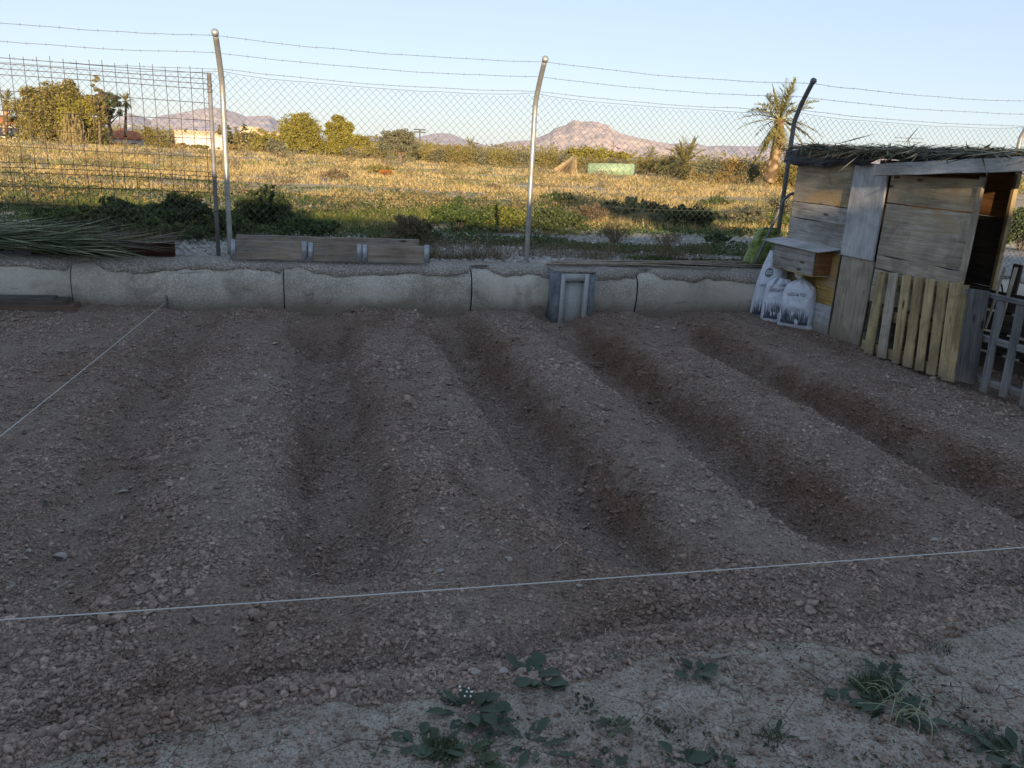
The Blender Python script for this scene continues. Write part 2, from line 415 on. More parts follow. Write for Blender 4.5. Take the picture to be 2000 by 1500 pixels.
s_ = .964*X+.2656*Y
fur = np.zeros(N)
for c, d, w in FUR: fur = np.maximum(fur, np.exp(-((np.abs(s_-c)-.22)/.12)**2))
p = np.clip((dens-.37)*3.6, .10, .9)*(.45+.8*dens2) + .35*fur + 1.2*np.exp(-((e-.02)/.14)**2)
p = np.where(e < -.08, .10+.25*(dens > .56), p)
keep = (rng.random(N) < p) & (wallv(X, Y) < -.02)
X, Y, e, dens = X[keep], Y[keep], e[keep], dens[keep]; n = len(X)
R = (.0023+.00048*Y)*(rng.pareto(2.15, n)*.72+1); R = np.minimum(R, .016+.005*(np.abs(e) < .13)+.012*(fbm(X, Y, 2.1, 3) > .60))
R = np.where(np.abs(e-.02) < .13, R*.95, R); R = np.where(e < -.08, R*.8, R)
Zs, _ = soil(X, Y); P = np.stack([X, Y, Zs+R*.25], -1)
big = R > .012
Va, Fa = scatter_rocks(P[~big], R[~big], ICO0, rock_var(ICO0, .28, 24, 1), rng)
Vb, Fb = scatter_rocks(P[big], R[big], ICO1, rock_var(ICO1, .22, 24, 2), rng)
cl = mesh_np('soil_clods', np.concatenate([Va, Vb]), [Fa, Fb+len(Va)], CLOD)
mo = moist_shade(X, Y); mo = np.concatenate([np.repeat(mo[~big], len(ICO0[0])), np.repeat(mo[big], len(ICO1[0]))])
at = cl.data.attributes.new('moist_shade', 'FLOAT', 'POINT'); at.data.foreach_set('value', mo.astype(np.float32))
tag(cl, 'loose crumbs and clods of dry brown soil over the beds', 'soil clods', kind='stuff')
print('clods', n)

# larger stones, each its own thing
STONE = mat_plain('stone', (.34, .30, .265), .9, 0, .3, 30, .5, .003)
st_px = [(57, 1078, 19), (118, 1090, 26), (15, 1140, 26), (133, 1135, 12), (317, 1143, 14), (272, 1178, 11), (157, 1363, 17), (38, 1372, 14), (835, 1055, 20), (976, 1058, 16), (992, 1092, 16), (860, 1115, 13),
         (1132, 1143, 9), (974, 1212, 14), (932, 1318, 26), (982, 1312, 20), (723, 1328, 14), (1250, 1275, 20), (1068, 1392, 11), (1130, 1322, 16), (1426, 1048, 12), (1825, 1052, 18), (1983, 1158, 16), (1318, 1085, 14),
         (1570, 1442, 15), (1700, 1232, 9), (240, 960, 14), (145, 965, 10), (480, 918, 10), (1050, 800, 7), (1615, 652, 5), (1620, 615, 6), (230, 617, 5), (1150, 1080, 9), (1585, 1115, 12), (1690, 1060, 9), (590, 1070, 10), (700, 1090, 9), (1030, 1245, 12)]
rvs = rock_var(ICO2, .12, 14, 5)
for k, (px, py, r) in enumerate(st_px):
    q = gz(px, py, 0); 
    for _ in range(3): q = gz(px, py, float(soil(np.array([q[0]]), np.array([q[1]]))[0][0])+.004)
    R_ = r/1560*math.hypot(q[1], 1.2)*.5*1.25
    V = rvs[k % 14]*R_*np.array([1.15, 1, .85]); a = k*2.1; Rz = np.array([[math.cos(a), -math.sin(a), 0], [math.sin(a), math.cos(a), 0], [0, 0, 1]])
    o = mesh_np('stone', V @ Rz.T+q, ICO2[1], STONE, smooth=False, local=q)
    tag(o, 'pale rounded stone lying loose on the bare garden soil', 'stone', 'loose stones on the soil')

# ------------------------------------------------------------------ garden wall
wall = empty('garden_wall', tuple(G(2.8, WV, 0)), 'low curved grey concrete wall with crumbling mortar top behind the beds', 'wall')
joints = [-6.5, -4.1]
for px in (143, 555, 920, 1242): joints.append(float((onpl(px, 560, WB, vv)-P1) @ uu))
joints += [5.45, 8.2, 11.0]
prof = [(.05, -.35), (.0, 0), (-.028, .07), (-.042, .15), (-.045, .23), (-.030, .31), (.0, .365), (.045, .40), (.10, .415), (.30, .40), (.36, .30), (.36, -.3)]
for k in range(len(joints)-1):
    a, b = joints[k]+.005, joints[k+1]-.005; m = max(8, int((b-a)/.03)); us = np.linspace(a, b, m)
    pts = []
    for i, u in enumerate(us):
        edge = min(i, m-1-i)/3; flare = .010*max(0, 1-edge) * (-1 if i < m/2 else .4)
        off = .006*(fbm(u, k*3.0, 1.2, 2)-.5)
        pts += [G(u, WV+pv+off+flare+(.004*math.sin(u*2+k)), pz) for pv, pz in prof]
    q = len(prof); F = grid_faces(m, q)
    V = np.array(pts); F = [F[:, ::-1]]
    mesh_np('wall_segment', V, F, CONC, wall, smooth=True)
# rough mortar coping with a ragged lower lip
us = np.linspace(-6.4, 11, 1800); lip = .360+.045*(fbm(us, us*0+2, 1.1, 3)-.5)*2+.05*(fbm(us, us*0+5, 6, 3)-.5)
for jx in joints:                                         # the coat has broken away right of each joint
    d = us-jx; lip += .07*np.exp(-((d-.12)/.13)**2)*(d > -.02)
lip = np.clip(lip, .30, .437); rows = []
for t_ in (0, .22, .45, .7, 1):
    pass
pv = np.interp(lip, [p[1] for p in prof[3:9]], [p[0] for p in prof[3:9]])
cope = []
for v0, z0 in ((pv-.001, lip-.012), (pv-.016, lip+.002), (pv-.012+.02, lip+(.442-lip)*.6+.004), (pv*0+.085, lip*0+.446), (pv*0+.16, lip*0+.452), (pv*0+.25, lip*0+.452), (pv*0+.34, lip*0+.447), (pv*0+.385, lip*0+.43), (pv*0+.385, lip*0+.2)):
    rz = .012*(fbm(us, v0*30+z0*9, 9, 3)-.5)
    cope.append(P1+uu*us[:, None]+vv*(WV+v0+rz)[:, None]+ZZ*(z0+rz)[:, None])
Vc = np.stack(cope, 1).reshape(-1, 3)
mesh_np('mortar_coping', Vc, grid_faces(len(us), len(cope))[:, ::-1], MORT, wall, smooth=True)

# ------------------------------------------------------------------ concrete niche box
NV = WV
def nb(name, u0, u1, v0, v1, z0, z1, mat, par):
    c = G((u0+u1)/2, (v0+v1)/2, (z0+z1)/2); return MB().box(c, uu*(u1-u0)/2, vv*(v1-v0)/2, ZZ*(z1-z0)/2).build(name, mat, par)
nu0 = float((onpl(1078, 600, WB-vv*.2, vv)-P1) @ uu); nu1 = float((onpl(1160, 600, WB-vv*.2, vv)-P1) @ uu)
niche = empty('meter_box', tuple(G((nu0+nu1)/2, NV-.1, 0)), 'square concrete meter box set into the wall with grey painted frame', 'meter box')
BLUEC = mat_plain('blue_grey_cement', (.17, .195, .215), .85, 0, .45, 9, .5, .004)
PLASC = mat_plain('smooth_cement', (.40, .415, .40), .85, 0, .12, 5, .2, .002)
w = nu1-nu0; VF = NV-.20
nb('side_block', nu0, nu0+w*.17, VF, NV+.02, -.15, .432, BLUEC, niche)
nb('side_block', nu1-w*.17, nu1, VF+.02, NV+.02, -.15, .425, BLUEC, niche)
nb('frame', nu0+w*.17, nu0+w*.27, VF-.006, NV+.02, -.15, .425, PLASC, niche)
nb('frame', nu1-w*.27, nu1-w*.17, VF-.006, NV+.02, -.15, .425, PLASC, niche)
nb('frame', nu0+w*.27, nu1-w*.27, VF-.006, NV+.02, .355, .425, PLASC, niche)
nb('panel', nu0+w*.27, nu1-w*.27, VF+.035, NV, -.15, .355, PLASC, niche)
nb('top_slab', nu0+.004, nu1-.004, VF+.01, NV+.1, .433, .449, MORT, niche)

# ------------------------------------------------------------------ fence
fence = empty('chain_link_fence', tuple(G(0, 0, .4)), 'chain link fence on galvanised posts topped with three barbed wires', 'fence')
posts_u = [-2.8, 0, 2.84, 5.6, 8.4, 11.2]
arms = {}
for k, u in enumerate(posts_u):
    mat = DSTEEL if k == 3 else STEEL
    av = [.30, .31, .28, .24, .24, .24][k]; dz = .34
    zs = np.linspace(.38, 1.93, 12); P = [G(u, 0, z) for z in zs]
    for t in np.linspace(.08, 1, 10):
        P.append(G(u, -av*t**1.25, 1.93+.43*t-.035*t*t))
    mb = MB().tube(P, .024, 12); o = mb.build('post', mat, fence, True)
    tip = P[-1]; dr = P[-1]-P[-3]; dr /= np.linalg.norm(dr); arms[k] = np.array(P[12:])
    cp = MB().tube([tip-dr*.012, tip+dr*.004, tip+dr*.018, tip+dr*.03, tip+dr*.036], [.026, .031, .031, .024, .008], 12).build('post_cap', mat, fence, True)
# top sag profile shared by mesh and tension wire
def topz(u):
    k = np.searchsorted(posts_u, u)-1; k = np.clip(k, 0, len(posts_u)-2); pu = np.array(posts_u)
    t = (u-pu[k])/(pu[k+1]-pu[k]); s = np.minimum(t, 1-t)
    return 2.06-.055*(1-np.exp(-s*9))
cell = .068; us = np.arange(-2.75, 11.1, cell)
mb = MB(); nz = 46; cell = .034
us = np.arange(-2.75, 11.1, cell)
for k, u in enumerate(us):
    i = np.arange(nz); f = i/(nz-1); top = topz(u)-.012
    z = .44+(top-.44)*f; uz = u+((i+k) % 2-.5)*cell+.005*(fbm(f*9, k*.7+f*0, 1, 2)-.5)*2
    uz += .03*(fbm(np.full(nz, u*.6), f*2+4, 1, 2)-.5)
    z = z+.012*(fbm(np.full(nz, u*1.3), f*3, 1, 2)-.5)
    vz = .03+.03*(fbm(np.full(nz, u), f*3, .9, 2)-.5)+(i % 2)*.002
    mb.tube(P1+uu*uz[:, None]+vv*vz[:, None]+ZZ*z[:, None], .0017, 4, False)
mb.build('mesh', WIRE, fence)
for zf, nm in ((None, 'tension_wire'), (1.25, 'tension_wire')):
    ut = np.arange(-2.8, 11.2, .05); zt = topz(ut)+.01*(fbm(ut, ut*0, 3, 2)-.5) if zf is None else zf-.04*np.sin((ut % 2.8)/2.8*math.pi)-.2+0*ut
    MB().tube(P1+uu*ut[:, None]+vv*.025+ZZ*zt[:, None], .0018, 4, False).build(nm, WIRE, fence)
for j, fr in enumerate((8.6, 5.4, 2.4)):
    mb = MB(); pts = []
    for k in range(len(posts_u)-1):
        i0, i1 = int(fr), min(int(fr)+1, 9)
        A = arms[k][i0]*(1-fr % 1)+arms[k][i1]*(fr % 1); B = arms[k+1][i0]*(1-fr % 1)+arms[k+1][i1]*(fr % 1)
        t = np.linspace(0, 1, 60)[:-1]
        sag = .035*(4*t*(1-t))+.012*(fbm(t*7+k*9, t*0+j*3, 1.3, 3)-.5)
        pts.append(A+(B-A)*t[:, None]-ZZ*sag[:, None])
    pts = np.concatenate(pts); mb.tube(pts, .0018, 4, False)
    for q in pts[1::3]:
        for s in (-1, 1):
            d = np.array([random.uniform(-.3, .3), random.uniform(-.6, .6), s]); d /= np.linalg.norm(d)
            mb.tube([q-d*.002, q+d*.013], .0014, 3, False)
    mb.build('barbed_wire', WIRE, fence)

# welded steel mesh panel tied to its own pipe, left
wp = empty('welded_mesh_panel', tuple(G(-.12, -.03, .42)), 'rusty square welded mesh panel wired to a steel pipe, left end of the fence', 'mesh panel')
mb = MB(); U1 = -.12; zl = [.64, .70, .86, 1.01, 1.12, 1.16, 1.20, 1.33, 1.48, 1.63, 1.78, 1.90, 1.945, 1.985, 2.03]
for i in range(46):
    u = U1-.03-i*.1; zz_ = np.linspace(.60, 2.065, 20)
    off = .012*(fbm(np.full(20, u*2.0), zz_*2, 1, 2)-.5); bend = np.where(zz_ < 1.16, (1.16-zz_)*.02, 0)
    mb.tube(P1+uu*(u+off+bend)[:, None]-vv*.05+ZZ*(zz_+.01*math.sin(i*1.7))[:, None], .0026, 4)
for z in zl:
    u = np.linspace(U1+.02, U1-4.6, 40); mb.tube(P1+uu*u[:, None]-vv*.055+ZZ*(z+.006*np.sin(u*2.2+z*9))[:, None], .0026, 4)
mb.build('wire_grid', RUSTW, wp)
MB().tube([G(-.10, -.04, .40), G(-.10, -.04, 1.2), G(-.10, -.04, 2.03)], .019, 10).build('pipe', DSTEEL if False else mat_plain('scaffold_pipe', (.24, .235, .23), .6, .3, .35, 9), wp, True)
for z in (1.93, 1.88, 1.16, .86): MB().tube([G(-.10, -.04, z-.012), G(-.10, -.04, z+.012)], .023, 8).build('pipe_collar', DSTEEL, wp)

# ------------------------------------------------------------------ board helper
def board(name, A, B, W, th, mat, parent=None, jag=.004, bev=.004, extra=None):
    """A->B centre line, W full width vector, th thickness; object's own frame so the grain runs along it"""
    A, B, W = [np.asarray(a, float) for a in (A, B, W)]
    L = np.linalg.norm(B-A); X = (B-A)/L; wd = np.linalg.norm(W); Yv = W/wd; Yv = Yv-X*(X @ Yv); Yv /= np.linalg.norm(Yv); Zv = np.cross(X, Yv)
    import bmesh
    bm = bmesh.new(); m = max(2, int(L/.12)); r = random.Random(hash((round(A[0], 3), round(B[2], 3), round(L, 3))))
    rings = []
    for i in range(m+1):
        x = L*i/m; j = jag*.6; e0 = r.uniform(-j, j); e1 = r.uniform(-j, j); tw = r.uniform(-.001, .001)
        rings.append([bm.verts.new((x+(r.uniform(-j, j)*1.5 if i in (0, m) else 0), y, z+tw)) for y, z in ((-wd/2+e0, -th/2), (wd/2+e1, -th/2), (wd/2+e1, th/2), (-wd/2+e0, th/2))])
    for a, b in zip(rings, rings[1:]):
        for k in range(4): bm.faces.new((a[k], a[(k+1) % 4], b[(k+1) % 4], b[k]))
    bm.faces.new(rings[0][::-1]); bm.faces.new(rings[-1])
    bmesh.ops.recalc_face_normals(bm, faces=bm.faces)
    bmesh.ops.bevel(bm, geom=[e for e in bm.edges if e.calc_face_angle(0) > .6], offset=min(bev, th*.3), segments=1, affect='EDGES')
    me = bpy.data.meshes.new(name); bm.to_mesh(me); bm.free(); me.materials.append(mat)
    o = bpy.data.objects.new(name, me); C.objects.link(o)
    Mx = Matrix.Identity(4)
    for i in range(3): Mx[i][0], Mx[i][1], Mx[i][2], Mx[i][3] = X[i], Yv[i], Zv[i], A[i]
    if parent is not None:
        o.parent = parent; pl = LOC[parent]; Mx = Matrix.Translation(-Vector(pl)) @ Mx
    o.matrix_basis = Mx; LOC[o] = A
    return o

# ------------------------------------------------------------------ things on the wall
def wp_(px, py, v, z=.46):  # a point on the wall top plane
    return gz(px, py, z)
# hinged pallet collar folded flat
col_v = WV+.055
def cw(px, py): return onpl(px, py, G(0, col_v, 0), vv)
pc = empty('pallet_collar', tuple(cw(645, 514)), 'folded wooden pallet collar with metal corner hinges standing on the wall', 'pallet collar')
def cbrd(x0, y0t, y0b, x1, y1t, y1b, name='board'):
    A = (cw(x0, y0t)+cw(x0, y0b))/2; B = (cw(x1, y1t)+cw(x1, y1b))/2
    return board(name, A, B, ZZ*np.linalg.norm(cw((x0+x1)/2, (y0t+y1t)/2)-cw((x0+x1)/2, (y0b+y1b)/2)), .022, W_BOARD, pc)
cbrd(460, 469, 506, 594, 472, 508); cbrd(609, 475, 510, 699, 477, 512); cbrd(712, 479, 512, 834, 480, 515)
HINGE = mat_plain('zinc_hinge', (.42, .45, .47), .5, .4, .3, 20, .2, .001)
def hinge(x, y0, y1, w=9):
    a, b = cw(x, y0), cw(x, y1); ww = cw(x+w, y0)-a
    c = (a+b)/2+ww/2-vv*.015; h = MB().box(c, ww/2, vv*.0025, (a-b)/2)
    for t in np.linspace(.12, .88, 5):
        q = a+(b-a)*t+ww*.5-vv*.018; h.tube([q, q-vv*.004], .004, 6)
    h.build('hinge', HINGE, pc)
    hp = MB().tube([b+ww*(1.0 if w > 0 else 1.0)-vv*.012, a+ww-vv*.012], .005, 6); hp.build('hinge_pin', DSTEEL, pc, True)
hinge(460, 467, 506, -9); hinge(589, 471, 508, 10); hinge(602, 473, 510, 9); hinge(697, 476, 512, 9); hinge(708, 477, 512, 9); hinge(828, 478, 514, 10)
bb = col_v+.09
def cb(px, py): return onpl(px, py, G(0, bb, 0), vv)
o = board('wooden_board', (cb(462, 457)+cb(462, 500))/2, (cb(818, 467)+cb(818, 508))/2, ZZ*.19, .022, W_BOARD)
tag(o, 'long plain wooden board standing on edge behind the hinged pallet collar', 'board')

# rusty beam
rv = WV+.20
def cr_(px, py): return onpl(px, py, G(0, rv, 0), vv)
A = cr_(60, 483); B = cr_(342, 486)
rb = empty('rusty_beam', tuple((A+B)/2), 'rusty dark red steel channel beam lying on the left end of the wall', 'steel beam')
L_ = (B-A)/np.linalg.norm(B-A); cn = (A+B)/2; hl_ = np.linalg.norm(B-A)/2
MB().box(cn, L_*hl_, vv*.004, ZZ*.058).build('web', RUST, rb)
MB().box(cn+ZZ*.061-vv*.012, L_*hl_, vv*.024, ZZ*.003).build('flange', RUST, rb)
MB().box(cn-ZZ*.061-vv*.012, L_*(hl_-.002), vv*.024, ZZ*.003).build('flange', RUST, rb)

# cut palm fronds
def mat_frond(name, a, b, c): return mat_leaf(name, [(.2, a), (.5, b), (.85, c)], .6, .1)
FRG = mat_frond('frond_green', (.17, .21, .115), (.33, .37, .22), (.52, .53, .34))
FRD = mat_frond('frond_dry', (.12, .105, .07), (.21, .19, .13), (.32, .28, .19))
def leaflet(mb, a, b, w, nrm):
    a, b = np.asarray(a), np.asarray(b); d = b-a; s = np.cross(d, nrm); s = s/(np.linalg.norm(s)+1e-9)*w
    m_ = a+d*.45+np.asarray(nrm)*.0; mb.add([a-s*.4, a+s*.4, m_+s, b, m_-s], [(0, 1, 2), (0, 2, 4), (4, 2, 3)])
def frond(root, tip, up, n, ll, mat, label, group, droop=0.1, lw=.006, name='palm_frond', rw=.010):
    root, tip, up = [np.asarray(a, float) for a in (root, tip, up)]; L = np.linalg.norm(tip-root); d = (tip-root)/L
    side = np.cross(d, up); side /= np.linalg.norm(side)
    e = empty(name, tuple(root), label, 'palm frond', group)
    t = np.linspace(0, 1, 14); P = root+(tip-root)*t[:, None]+up*(droop*np.sin(t*math.pi)*L)[:, None]
    MB().tube(P, np.linspace(rw, .002, 14), 6).build('stalk', mat, e, True)
    mb = MB()
    for i in range(n):
        f = .12+.86*i/n; q = root+(tip-root)*f+up*droop*math.sin(f*math.pi)*L; s = random.choice((-1, 1))
        l = ll*(.6+.6*math.sin(f*2.6))*random.uniform(.75, 1.2)
        dd = d*random.uniform(.8, 1.2)+side*s*random.uniform(.15, .6)+up*random.uniform(-.12, .3); dd /= np.linalg.norm(dd)
        leaflet(mb, q, q+dd*l+np.array([0, 0, -.05*l]), lw, up+side*random.uniform(-.4, .4))
    mb.build('leaflets', mat, e)
    return e
fl = [((-3.6, .04, .50), (-.62, .02, .60)), ((-3.9, -.03, .52), (-1.0, .02, .56)), ((-3.7, .12, .53), (-1.15, .10, .62)), ((-3.8, .02, .56), (-1.35, -.05, .54)), ((-3.6, .16, .58), (-.56, -.02, .56)),
      ((-3.9, .09, .60), (-1.1, .1, .66)), ((-3.7, .0, .62), (-1.5, .08, .56)), ((-3.8, .05, .55), (-.85, -.04, .53)), ((-3.6, .1, .64), (-1.6, .0, .57)), ((-3.9, .0, .49), (-1.2, -.09, .50)), ((-3.5, .0, .57), (-.95, -.12, .52)), ((-3.6, -.05, .60), (-1.3, -.10, .60))]
for k, (a, b) in enumerate(fl):
    A = G(a[0], WV+.17+a[1], a[2]-.01); B = G(b[0], WV+.17+b[1], b[2]-.02)
    frond(A, B, (0, 0, 1), 120, .5, FRG if k % 4 else FRD, 'long cut palm frond in the pile on the left end of the wall', 'cut palm fronds piled on the wall', .02, .0085)

# canes bundled on the wall right of the second post
for k in range(13):
    u0 = 3.0+random.uniform(0, .9) if k else 2.98; u1 = 5.3+random.uniform(-.5, .3); vb = WV+.12+.018*k
    z0 = .458+.006*(k % 3)+.010; t = np.linspace(0, 1, 18)
    bow = random.uniform(-.02, .035); P = G(0, 0, 0)+uu*(u0+(u1-u0)*t)[:, None]+vv*(vb+random.uniform(-.06, .06)*(t-.5)+.02*np.sin(t*5+k))[:, None]+ZZ*(z0+(.013*(k % 4))*t+bow*.7*np.sin(t*math.pi)**2*.8)[:, None]
    rr_ = np.linspace(.011, .006, 18)*random.uniform(.7, 1.1); rr_ = rr_*(1+.12*(np.arange(18) % 3 == 0))
    o = MB().tube(P, rr_, 7).build('cane', CANE, None, True)
    tag(o, 'long dry brown cane in the bundle lying on the wall before the shed', 'cane', 'canes bundled on the wall')

# ------------------------------------------------------------------ old timber stack at the left
def gp(px, py, z=0): return gz(px, py, z)
tb = [((-30, 612), (157, 606), 0.05, .11, W_DARK, 'lowest thick rotten dark plank of the timber stack by the wall'), ((-30, 598), (150, 597), .115, .11, W_UMB, 'brown broken plank in the middle of the timber stack by the wall'),
      ((-30, 590), (133, 588), .165, .12, W_DARK, 'blackened plank with a split end near the top of the timber stack'), ((-30, 582), (108, 581), .205, .10, W_DGREY, 'topmost thin grey lath of the timber stack by the wall')]
for k, (a, b, z, wd, mt, lab) in enumerate(tb):
    A, B = gz(a[0], a[1]+4, z), gz(b[0], b[1]+4, z)
    A = onpl(a[0], a[1], G(0, WV-.22+.02*k, 0), vv); B = onpl(b[0], b[1], G(0, WV-.22+.02*k, 0), vv)
    A[2] = B[2] = (A[2]+B[2])/2
    o = board('plank', A-uu*.5, B, vv*wd*1.8, .048 if k < 3 else .02, mt, None, .014); tag(o, lab, 'plank')
A = gz(80, 633, .02); B = gz(145, 638, .02); tag(board('wood_scrap', A, B, vv*.035, .012, W_GREY), 'short grey strip of wood lying on the soil before the timber stack', 'wood scrap')
A = gz(438, 1365, .02); B = gz(488, 1374, .02); tag(board('wood_chip', A, B, (0, .022, 0), .012, W_PALE, None, .004), 'short pale broken stick lying near the soil edge, bottom left', 'stick')
A = gz(1388, 1286, .02); B = gz(1432, 1276, .02); tag(board('wood_chip', A, B, (0, .014, 0), .006, W_GREY, None, .004), 'flat white wood splinter beside the weeds at the edge of the hard ground', 'stick')
for a, b, lab in (((1310, 1282), (1348, 1330), 'thin brown stick on the hard ground beside the leafy weed'), ((60, 1445), (185, 1428), 'long thin dry stalk lying on the pale ground, bottom left corner'), ((331, 1018), (362, 1013), 'small dark twig on the end of the leftmost bed'), ((470, 866), (484, 884), 'little pale twig on the flank of the leftmost bed'), ((612, 598), (622, 572), 'dark bent twig sticking up against the wall')):
    A = gz(*a, .012); B = gz(*b, .012)
    if a[0] == 612: B = onpl(b[0], b[1], A, vv)
    t = np.linspace(0, 1, 8); P = A+(B-A)*t[:, None]; P[:, 2] += .006*np.sin(t*7); L = np.linalg.norm(B-A)
    tag(MB().tube(P, np.linspace(.0045, .002, 8)*(1 if L > .1 else .7), 6).build('twig', CANE if a[1] > 1200 else W_DARK, None, True), lab, 'twig')

# stake and strings
q = gz(327, 604, .02)
stake = MB().tube([q-ZZ*.1, q+ZZ*.10, q+ZZ*.125], [.009, .009, .006], 8).build('stake', DSTEEL, None, True); tag(stake, 'short black metal stake in the soil holding the marking string', 'stake')
STRING = mat_plain('string', (.62, .60, .56), .9, 0, .1, 50, .2, .001)
def string(A, B, sag, lab, r=.0021):
    t = np.linspace(0, 1, 80); P = A+(B-A)*t[:, None]; P[:, 2] -= sag*4*t*(1-t)
    tag(MB().tube(P, r, 6, False).build('string', STRING, None, True), lab, 'string')
d1 = gz(0, 850, .10)-(q+ZZ*.07)
string(q+ZZ*.07, q+ZZ*.07+d1*1.35, .008, 'pale string running from the stake diagonally across the left corner')
a_, b_ = gz(0, 1207, .13), gz(2000, 1066, .16); string(a_-(b_-a_)*.25, b_+(b_-a_)*.25, .012, 'white string stretched low across the near end of the beds')
# ------------------------------------------------------------------ chicken shed
S0 = np.array([3.12, 6.95, 0]); sd = np.array([-.29, .957, 0]); sn = np.array([.957, .29, 0])
def S(a, n, z): return S0+sd*a+sn*n+ZZ*z
def sp(px, py, n=0): return onpl(px, py, S(0, n, 0), sn)
shed = empty('chicken_shed', tuple(S(.2, .4, 0)), 'small shed patched together from weathered boards with nest box and open doorway', 'shed')
def fb(a0, a1, z0, z1, mat, n=0.0, th=.022, name='wall_board', horiz=True, jag=.006):
    if horiz: return board(name, S(a1, n, (z0+z1)/2), S(a0, n, (z0+z1)/2), ZZ*(z1-z0), th, mat, shed, jag)
    return board(name, S((a0+a1)/2, n, z0), S((a0+a1)/2, n, z1), sd*(a1-a0), th, mat, shed, jag)
def rows(a0, a1, zs, mats, n=0.0, name='wall_board'):
    for k in range(len(zs)-1): fb(a0, a1, zs[k]+.0015, zs[k+1]-.0015, mats[k % len(mats)], n+.0015*(k % 3), name=name)
rows(.49, 1.36, [.76, 1.02, 1.175], [W_GREY, W_GREY])
fb(.49, 1.36, 1.179, 1.60, W_TAN)
fb(.065, .50, .765, 1.575, W_PALE, -.024, .02, 'white_panel', False)
rows(-.86, .055, [.42, .56, .70], [W_TANG, W_GREY], .004)
rows(-.86, .055, [.703, .82, 1.255], [W_TANG, W_TANG], .0)
rows(-.86, .055, [1.26, 1.50], [W_TAN, W_OCH], .0)
rows(-.86, .055, [-.1, .15, .42], [W_DARK, W_DARK], .006)
fb(-.905, -.862, .0, 1.52, W_TANG, -.006, .03, 'door_post', False)
fb(.07, .50, -.12, .762, W_TANG, -.004, .02, 'lower_panel', False)                  # stained lower panel
rows(.505, 1.36, [.27, .40, .76], [W_OCH, W_OCH], .0); fb(.505, 1.36, -.12, .266, W_PALE, -.003)
fb(.492, .505, -.08, 1.58, W_DARK, -.012, .03, 'corner_strip', False)
fb(1.34, 1.38, -.1, 1.58, W_TAN, .02, .04, 'corner_post', False)
# far end wall, rear wall, roof deck
RN = .95
for z0, z1 in ((-.1, .4), (.403, .8), (.803, 1.2), (1.203, 1.58)):
    board('end_board', S(1.37, .03, (z0+z1)/2), S(1.37, RN, (z0+z1)/2), ZZ*(z1-z0), .02, W_GREY, shed)
e0 = sp(1986, 352, RN); ra = float((e0-S0) @ sd)
for z0, z1 in ((-.1, .60), (.6005, 1.19), (1.1905, 1.62)):
    board('rear_board', S(1.38, RN+.02, (z0+z1)/2), S(ra+.02, RN+.02, (z0+z1)/2), ZZ*(z1-z0), .02, W_DARK if z1 < 1.5 else W_BROWN, shed)  # interior shade put into the colour: lower boards dark, sunlit top board brown
board('rear_post', S(ra, RN, -.1), S(ra, RN, 1.62), sn*.045, .035, W_YEL, shed)
board('beam', sp(1708, 332, -.16), sp(2000, 320, -.16)+(sp(2000, 320, -.16)-sp(1708, 332, -.16))*.5, ZZ*.098, .03, W_PALE, shed)
board('roof_frame', S(.0, -.02, 1.475), S(ra-.1, .3, 1.50), sn*.05, .02, W_BROWN, shed)
roof = mesh_np('roof_sheet', [S(1.46, -.06, 1.63), S(-1.5, -.06, 1.60), S(-1.5, RN+.12, 1.66), S(1.46, RN+.12, 1.69), S(1.46, -.06, 1.655), S(-1.5, -.06, 1.625), S(-1.5, RN+.12, 1.685), S(1.46, RN+.12, 1.715)],
               [(0, 1, 2, 3), (4, 7, 6, 5), (0, 4, 5, 1), (1, 5, 6, 2), (2, 6, 7, 3), (3, 7, 4, 0)], W_DARK, shed)
# nest box on the front
nl = float((sp(1622, 535)-S0) @ sd); nf = 1.27; nz0, nz1 = .545, .765; no = -.20
board('nest_front', S(nf, no, (nz0+nz1)/2), S(nl, no, (nz0+nz1)/2), ZZ*(nz1-nz0), .018, W_GREY, shed)
board('nest_side', S(nl-.001, no+.012, (nz0+nz1)/2), S(nl-.001, -.02, (nz0+nz1)/2), ZZ*(nz1-nz0), .016, W_BROWN, shed)
board('nest_side', S(nf, no+.012, (nz0+nz1)/2), S(nf, -.02, (nz0+nz1)/2), ZZ*(nz1-nz0), .016, W_YEL, shed)
board('nest_floor', S(nf+.02, no/2-.005, nz0-.008), S(nl-.01, no/2-.005, nz0-.008), sn*(-no+.005), .014, W_YEL, shed)
board('nest_lid', S(nf+.16, no/2-.03, nz1+.03), S(nl-.10, no/2-.03, nz1+.022), sn*(-no+.05)+ZZ*.03, .012, W_PALE, shed)
# black tarp folded over the roof edge
ta = np.linspace(1.50, -1.52, 240); tz = np.linspace(0, 1, 16); TA, TZ = np.meshgrid(ta, tz, indexing='ij')
drop = .115-.05*sstep(.28, .1, TA)+.05*(fbm(TA, TA*0, 2.2, 3)-.5)*2+.02*(fbm(TA, TA*0+4, 9, 2)-.5)
N_ = -.075-.05*TZ*(fbm(TA, TZ*1.2, 5, 3)-.25)*1.2; Zt = 1.66-drop*TZ+0*TA
Vt = S0+sd*TA[..., None]+sn*N_[..., None]+ZZ*Zt[..., None]
top = S0+sd*ta[:, None]+sn*.35+ZZ*1.71
Vt = np.concatenate([top[:, None], Vt], 1)
o = mesh_np('black_tarp', Vt.reshape(-1, 3), grid_faces(240, 17), TARP, None, True, S(0, 0, 1.7)); tag(o, 'crumpled black plastic sheet hanging over the edge of the shed roof', 'plastic sheet')
